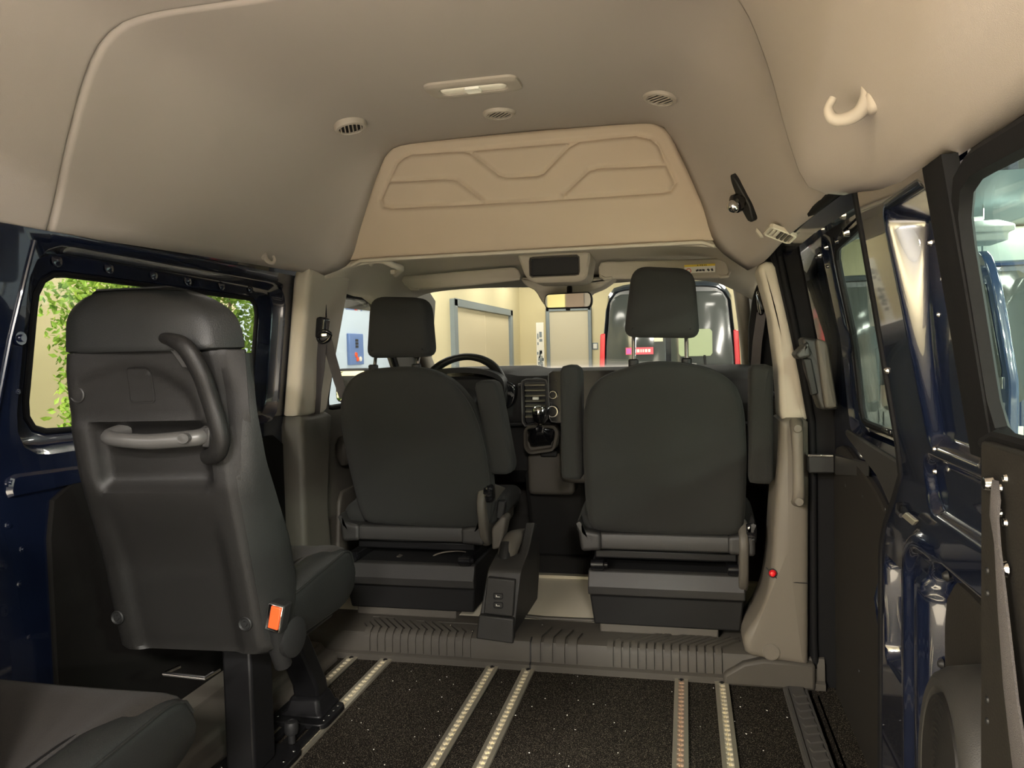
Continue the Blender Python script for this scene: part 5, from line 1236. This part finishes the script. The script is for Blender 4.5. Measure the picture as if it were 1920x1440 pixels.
p, n = on_lining(1634, 178, .8, 1.57); hook('large beige coat hook on the roof lining above the right rear pillar', p, n, (-.15, 0, 1), .60)
p, n = on_lining(495, 477, 1.9, 2.5); hook('small beige coat hook low on the left roof lining, over the window', p, n, (.15, 0, 1), .46)
# black clamp with chrome ball on the right lining
p, n = on_lining(1397, 368, 2.0, 2.45); p = p+n*.002
ck = thing('belt_clamp', 'black clamp plate with shiny round knob on right roof lining', 'clamp', p)
n = (n+Vector((0, -.45, 0))).normalized(); up = Vector((-.36, 0, 1)).normalized(); up = (up-n*up.dot(n)).normalized(); r_ = n.cross(up)
g = lambda a, b, c_: p+r_*a+up*b+n*c_
pts = rpoly([(-.020, -.03), (.0, -.075), (.022, -.068), (.026, -.02), (.012, .055), (.0, .075), (-.012, .05)], .010, 40)
obj('plate', M().rings([[g(a, b, t) for a, b in offset(pts, k)] for k, t in ((0, -.006), (0, .008), (.003, .011))]), BLACK, ck, angle=40)
obj('knob', M().lathe([(.016, .008), (.016, .020), (.026, .024), (.026, .036), (.018, .040), (0, .040)], p-up*.008, n, 24), GLOSS, ck, angle=40)
obj('ball', M().lathe([(.0, .060), (.010, .058), (.017, .050), (.019, .042), (.017, .036)], p-up*.012, n, 20), CHROME, ck, angle=60)
# courtesy lamp above the sliding door and the little tab beside it
p, n = on_lining(1467, 431, 1.9, 2.4); p += n*.003
cl2 = thing('courtesy_lamp', 'small ribbed courtesy lamp in the lining above the sliding door', 'lamp', p)
n = (n*.5+Vector((0, -.35, -.8))).normalized(); p = p+Vector((-.004, -.006, -.010)); u = Vector((1, .25, 0)); u = (u-n*u.dot(n)).normalized(); v = n.cross(u)
obj('frame', M().rings([[p+u*a+v*b+n*t for a, b in rrect(.075*k, .060*k, .008, 28)] for k, t in ((1, -.006), (1, .004), (.9, .006), (.82, .005), (.8, -.001))], cap1=True), BEIGE, cl2, angle=30)
for k in range(5): obj('rib', M().rings([[p+u*(-.022+k*.011+a)+v*b+n*t for a, b in ((-.003, -.02), (.003, -.02), (.003, .02), (-.003, .02))] for t in (0, .006)]), GREY if k > 1 else BEIGE, cl2)
p, n = on_lining(1425, 437, 2.1, 2.5); tb_ = thing('lining_tab', 'small beige pull tab on the lining beside the courtesy lamp', 'tab', p)
obj('tab', M().lathe([(0, .008), (.012, .007), (.018, 0)], p, n, 16), BEIGE, tb_)

# ================================================================== outside the windows
# leafy shrub in a pot beyond the left window
LEAF = mat('green_leaf', (.16, .33, .035), .55, var=(9, (.33, .50, .08), .35, .65))
WOODM = mat('shrub_bark', (.12, .08, .05), .9); POT = mat('grey_pot', (.2, .2, .2), .6)
sh = thing('potted_shrub', 'bushy green leafed shrub standing outside the left side window', 'plant', (-2.25, 3.05, GZ))
random.seed(5); m = M()
c = Vector((-2.25, 3.14, 1.0))
for k in range(24000):
    a, b = random.random()*2*PI, math.acos(random.uniform(-1, 1)); rr_ = random.uniform(.55, 1.0)**.6*(1+.10*math.sin(5*a)+.08*math.sin(7*b))
    sb = abs(math.sin(b))**.55; p = c+Vector((.36*sb*math.cos(a), .66*sb*math.sin(a), 1.0*math.cos(b)))*rr_
    dv = Vector((random.gauss(0, 1), random.gauss(0, 1), random.gauss(.2, .8))).normalized(); s_ = random.uniform(.024, .040)
    w_ = dv.orthogonal().normalized(); w_.rotate(Matrix.Rotation(random.random()*6.3, 3, dv)); nn = dv.cross(w_)
    m.add([p, p+dv*s_*.5+w_*s_*.28+nn*s_*.06, p+dv*s_*1.1, p+dv*s_*.5-w_*s_*.28+nn*s_*.06], [(0, 1, 2, 3)])
tag(obj('foliage', m, LEAF, sh, smooth=False), kind='stuff')
for k in range(5):
    e = c+Vector((random.uniform(-.2, .2), random.uniform(-.35, .35), random.uniform(-.2, .6))); obj('branch', M().tube(crom([(-2.25, 3.1, GZ+.3), (-2.25+(e.x+2.25)*.4, 3.1+(e.y-3.1)*.5, .2), tuple(e)], 8), [.022-.0025*i for i in range(8)], 6), WOODM, sh)
obj('pot', M().lathe([(.14, 0), (.17, .30), (.19, .33), (.19, .36), (.16, .36), (.15, .31), (0, .31)], (-2.25, 3.1, GZ), (0, 0, 1), 28), POT, sh, angle=40)
# vans parked ahead
VANM = mat('dark_van_paint', (.02, .026, .034), .2, coat=1.); VANB = mat('deep_blue_van_paint', (.01, .03, .09), .2, coat=1.)
TINT = mat('tinted_pane', (.05, .056, .052), .10, spec=.6); LAMPR = mat('tail_lamp_red', (.62, .02, .03), .2, coat=1.)
def parked_van(name, label, x0, x1, y0, top, paint, length=4.9, open_door=False):
    t = thing(name, label, 'van', ((x0+x1)/2, y0+length/2, GZ)); xm, hw_ = (x0+x1)/2, (x1-x0)/2
    def sec(y, k, tz, zb_=None):
        zb_ = GZ+.28 if zb_ is None else zb_; W = hw_*k
        P = [(-W*.97, zb_), (-W, zb_+.25), (-W, .48), (-W*.96, .80), (-W*.86, tz-.16), (-W*.74, tz-.03), (-W*.5, tz), (W*.5, tz), (W*.74, tz-.03), (W*.86, tz-.16), (W*.96, .80), (W, .48), (W, zb_+.25), (W*.97, zb_)]
        return [(xm+p.x, y, p.y) for p in resample([(x, z, 0) for x, z in P], 60)]
    m = M(); m.rings([sec(y0+.10, .94, top-.05), sec(y0+.02, .97, top-.03), sec(y0, .985, top-.06), sec(y0+.10, 1, top), sec(y0+length*.62, 1, top), sec(y0+length*.74, .98, top-.25), sec(y0+length*.86, .95, .55), sec(y0+length*.97, .9, .38), sec(y0+length, .82, .2)])
    obj('body', m, paint, t, angle=50)
    for s_ in (-1, 1):
        q = rpoly([(xm+s_*.03, .36), (xm+s_*hw_*.89, .36), (xm+s_*hw_*.86, 1.1), (xm+s_*hw_*.79, top-.24), (xm+s_*hw_*.72, top-.13), (xm+s_*.03, top-.12)], [.05, .08, .05, .06, .06, .05], 48)
        obj('rear_pane', M().rings([[(x, y0-.004-.006*0+max(0, (z-.8))*.02-t_, z) for x, z in offset(q, k)] for k, t_ in ((0, -.03), (0, .006), (.01, .010))]), TINT, t, angle=40)
        q = rpoly([(xm+s_*hw_*.93, .10), (xm+s_*hw_*1.0, .10), (xm+s_*hw_*.945, 1.24), (xm+s_*hw_*.875, 1.24)], .02, 32)
        lm = obj('tail_lamp', M().rings([[(x, y0+y_, z) for x, z in q] for y_ in (.12, -.015)]), LAMPR, t, bevel=.012)
        obj('clear_segment', M().rings([[(xm+s_*hw_*(.958-.02*v), y0-.02, lerp(.35, .5, v)), (xm+s_*hw_*(.985-.01*v), y0-.02, lerp(.35, .5, v)), (xm+s_*hw_*(.985-.01*v), y0+.02, lerp(.35, .5, v)), (xm+s_*hw_*(.958-.02*v), y0+.02, lerp(.35, .5, v))] for v in (0, 1)]), WHITE, lm)
        obj('door_hinge', M().span((xm+s_*hw_*.95-.03, y0-.02, .02), (xm+s_*hw_*.95+.03, y0+.03, .08)), BLACK, t, bevel=.008)
        for yw in (y0+1.0, y0+length-.85):
            obj('wheel', M().lathe([(.20, -.10), (.32, -.10), (.34, -.07), (.34, .07), (.32, .10), (.20, .10)], (xm+s_*(hw_-.12), yw, GZ+.345), (1, 0, 0), 28, loop=True), RUBBER, t, angle=40)
            obj('wheel_hub', M().lathe([(0, -.04), (.2, -.05), (.2, .05), (0, .04)], (xm+s_*(hw_-.12), yw, GZ+.345), (1, 0, 0), 20), SILVER, t)
    obj('bumper', M().span((x0+.03, y0-.06, GZ+.3), (x1-.03, y0+.05, GZ+.52)), BLACK, t, bevel=.04, seg=3)
    obj('door_seam', M().span((xm-.006, y0-.006, GZ+.5), (xm+.006, y0+.01, .36)), BLACK, t)
    obj('number_plate', M().span((xm-.55, y0-.018, -.02), (xm-.05, y0, .10)), YELLOW if paint is VANM else WHITE, t, bevel=.004)
    obj('rear_wiper', M().tube([(xm+.35, y0-.02, .40), (xm+.42, y0-.03, .7), (xm+.40, y0-.03, .95)], .012, 6), BLACK, t)
    return t
v1 = parked_van('parked_van', 'dark van with red tail lamps parked straight ahead of the windscreen', -1.01, .63, 9.0, 1.80, VANM)
p = at(1173, 652, Y=8.97); q = at(1225, 664, Y=8.97)
sk_ = obj('rear_sticker', M().span((p.x, 8.972, q.z), (q.x, 8.985, p.z)), mat('pink_red_sticker', (.75, .10, .13), .5), v1)
obj('sticker_mark', M().span((p.x+.008, 8.969, q.z+.01), (p.x+.06, 8.972, p.z-.01)), mat('purple_print', (.5, .12, .45), .5), sk_)
m = M()
random.seed(2)
x = p.x+.09
while x < q.x-.03: wd_ = random.uniform(.014, .03); m.span((x, 8.969, q.z+.025), (x+wd_, 8.972, p.z-.022)); x += wd_+.010
tag(obj('sticker_lettering', m, WHITE, sk_), kind='stuff')
a, b = at(1272, 618, Y=8.97), at(1336, 667, Y=8.97); o_ = rrect(b.x-a.x, a.z-b.z, .03, 32, ((a.x+b.x)/2, (a.z+b.z)/2))
obj('glass_light_patch', M().rings([[(x, y, z) for x, z in o_] for y in (8.972, 8.985)]), mat('pale_green_light', (.30, .36, .20), .3), v1)  # flat pale green patch painting the light that shows in the rear glass
for a, b in (((1226, 620), (1243, 640)),): 
    a, b = at(*a, Y=8.97), at(*b, Y=8.97); obj('inner_lamp', M().span((a.x, 8.974, b.z), (b.x, 8.985, a.z)), mat('pale_inner_panel', (.75, .72, .5), .5), v1)
v2 = parked_van('parked_van', 'grey black van with rear facing us, beyond the sliding door window', 1.18, 2.62, 8.2, 1.72, mat('graphite_van_paint', (.05, .056, .06), .25, coat=1.))
v3 = parked_van('parked_van', 'deep blue van standing furthest right, partly hidden by the rear pillar', 2.80, 4.4, 9.3, 1.9, VANB)
# the grey van's open barn door, edge-on
bd_ = thing('van_barn_door', 'dark blue van rear door swung open, seen edge-on through right rear window', 'van door', (2.70, 7.75, GZ+.3))
q = rpoly([(7.28, GZ+.35), (8.16, GZ+.35), (8.20, .6), (8.12, 1.5), (7.98, 1.80), (7.50, 1.84), (7.33, 1.55), (7.24, .6)], [.05, .05, .1, .2, .12, .12, .2, .1], 60)
m = M(); pillow(m, q, 'x', 2.66, 2.74, .02, .0, fn=lambda p_: (p_[0]-max(0, p_[2]-.7)*.12, p_[1], p_[2])); obj('door_panel', m, VANB, bd_, angle=50)
q2 = rpoly([(7.36, .72), (8.06, .72), (7.98, 1.5), (7.46, 1.55)], .06, 40)
obj('door_pane', M().rings([[(2.655-max(0, z-.7)*.12-t_, y, z) for y, z in q2] for t_ in (0, .008)]), TINT, bd_)
for z, mt, h in ((.40, WHITE, .10), (.28, LAMPR, .08), (.62, CHROME, .10)):
    obj('edge_label', M().span((2.648, 7.36, z), (2.66, 7.50, z+h)), mt, bd_, bevel=.004)
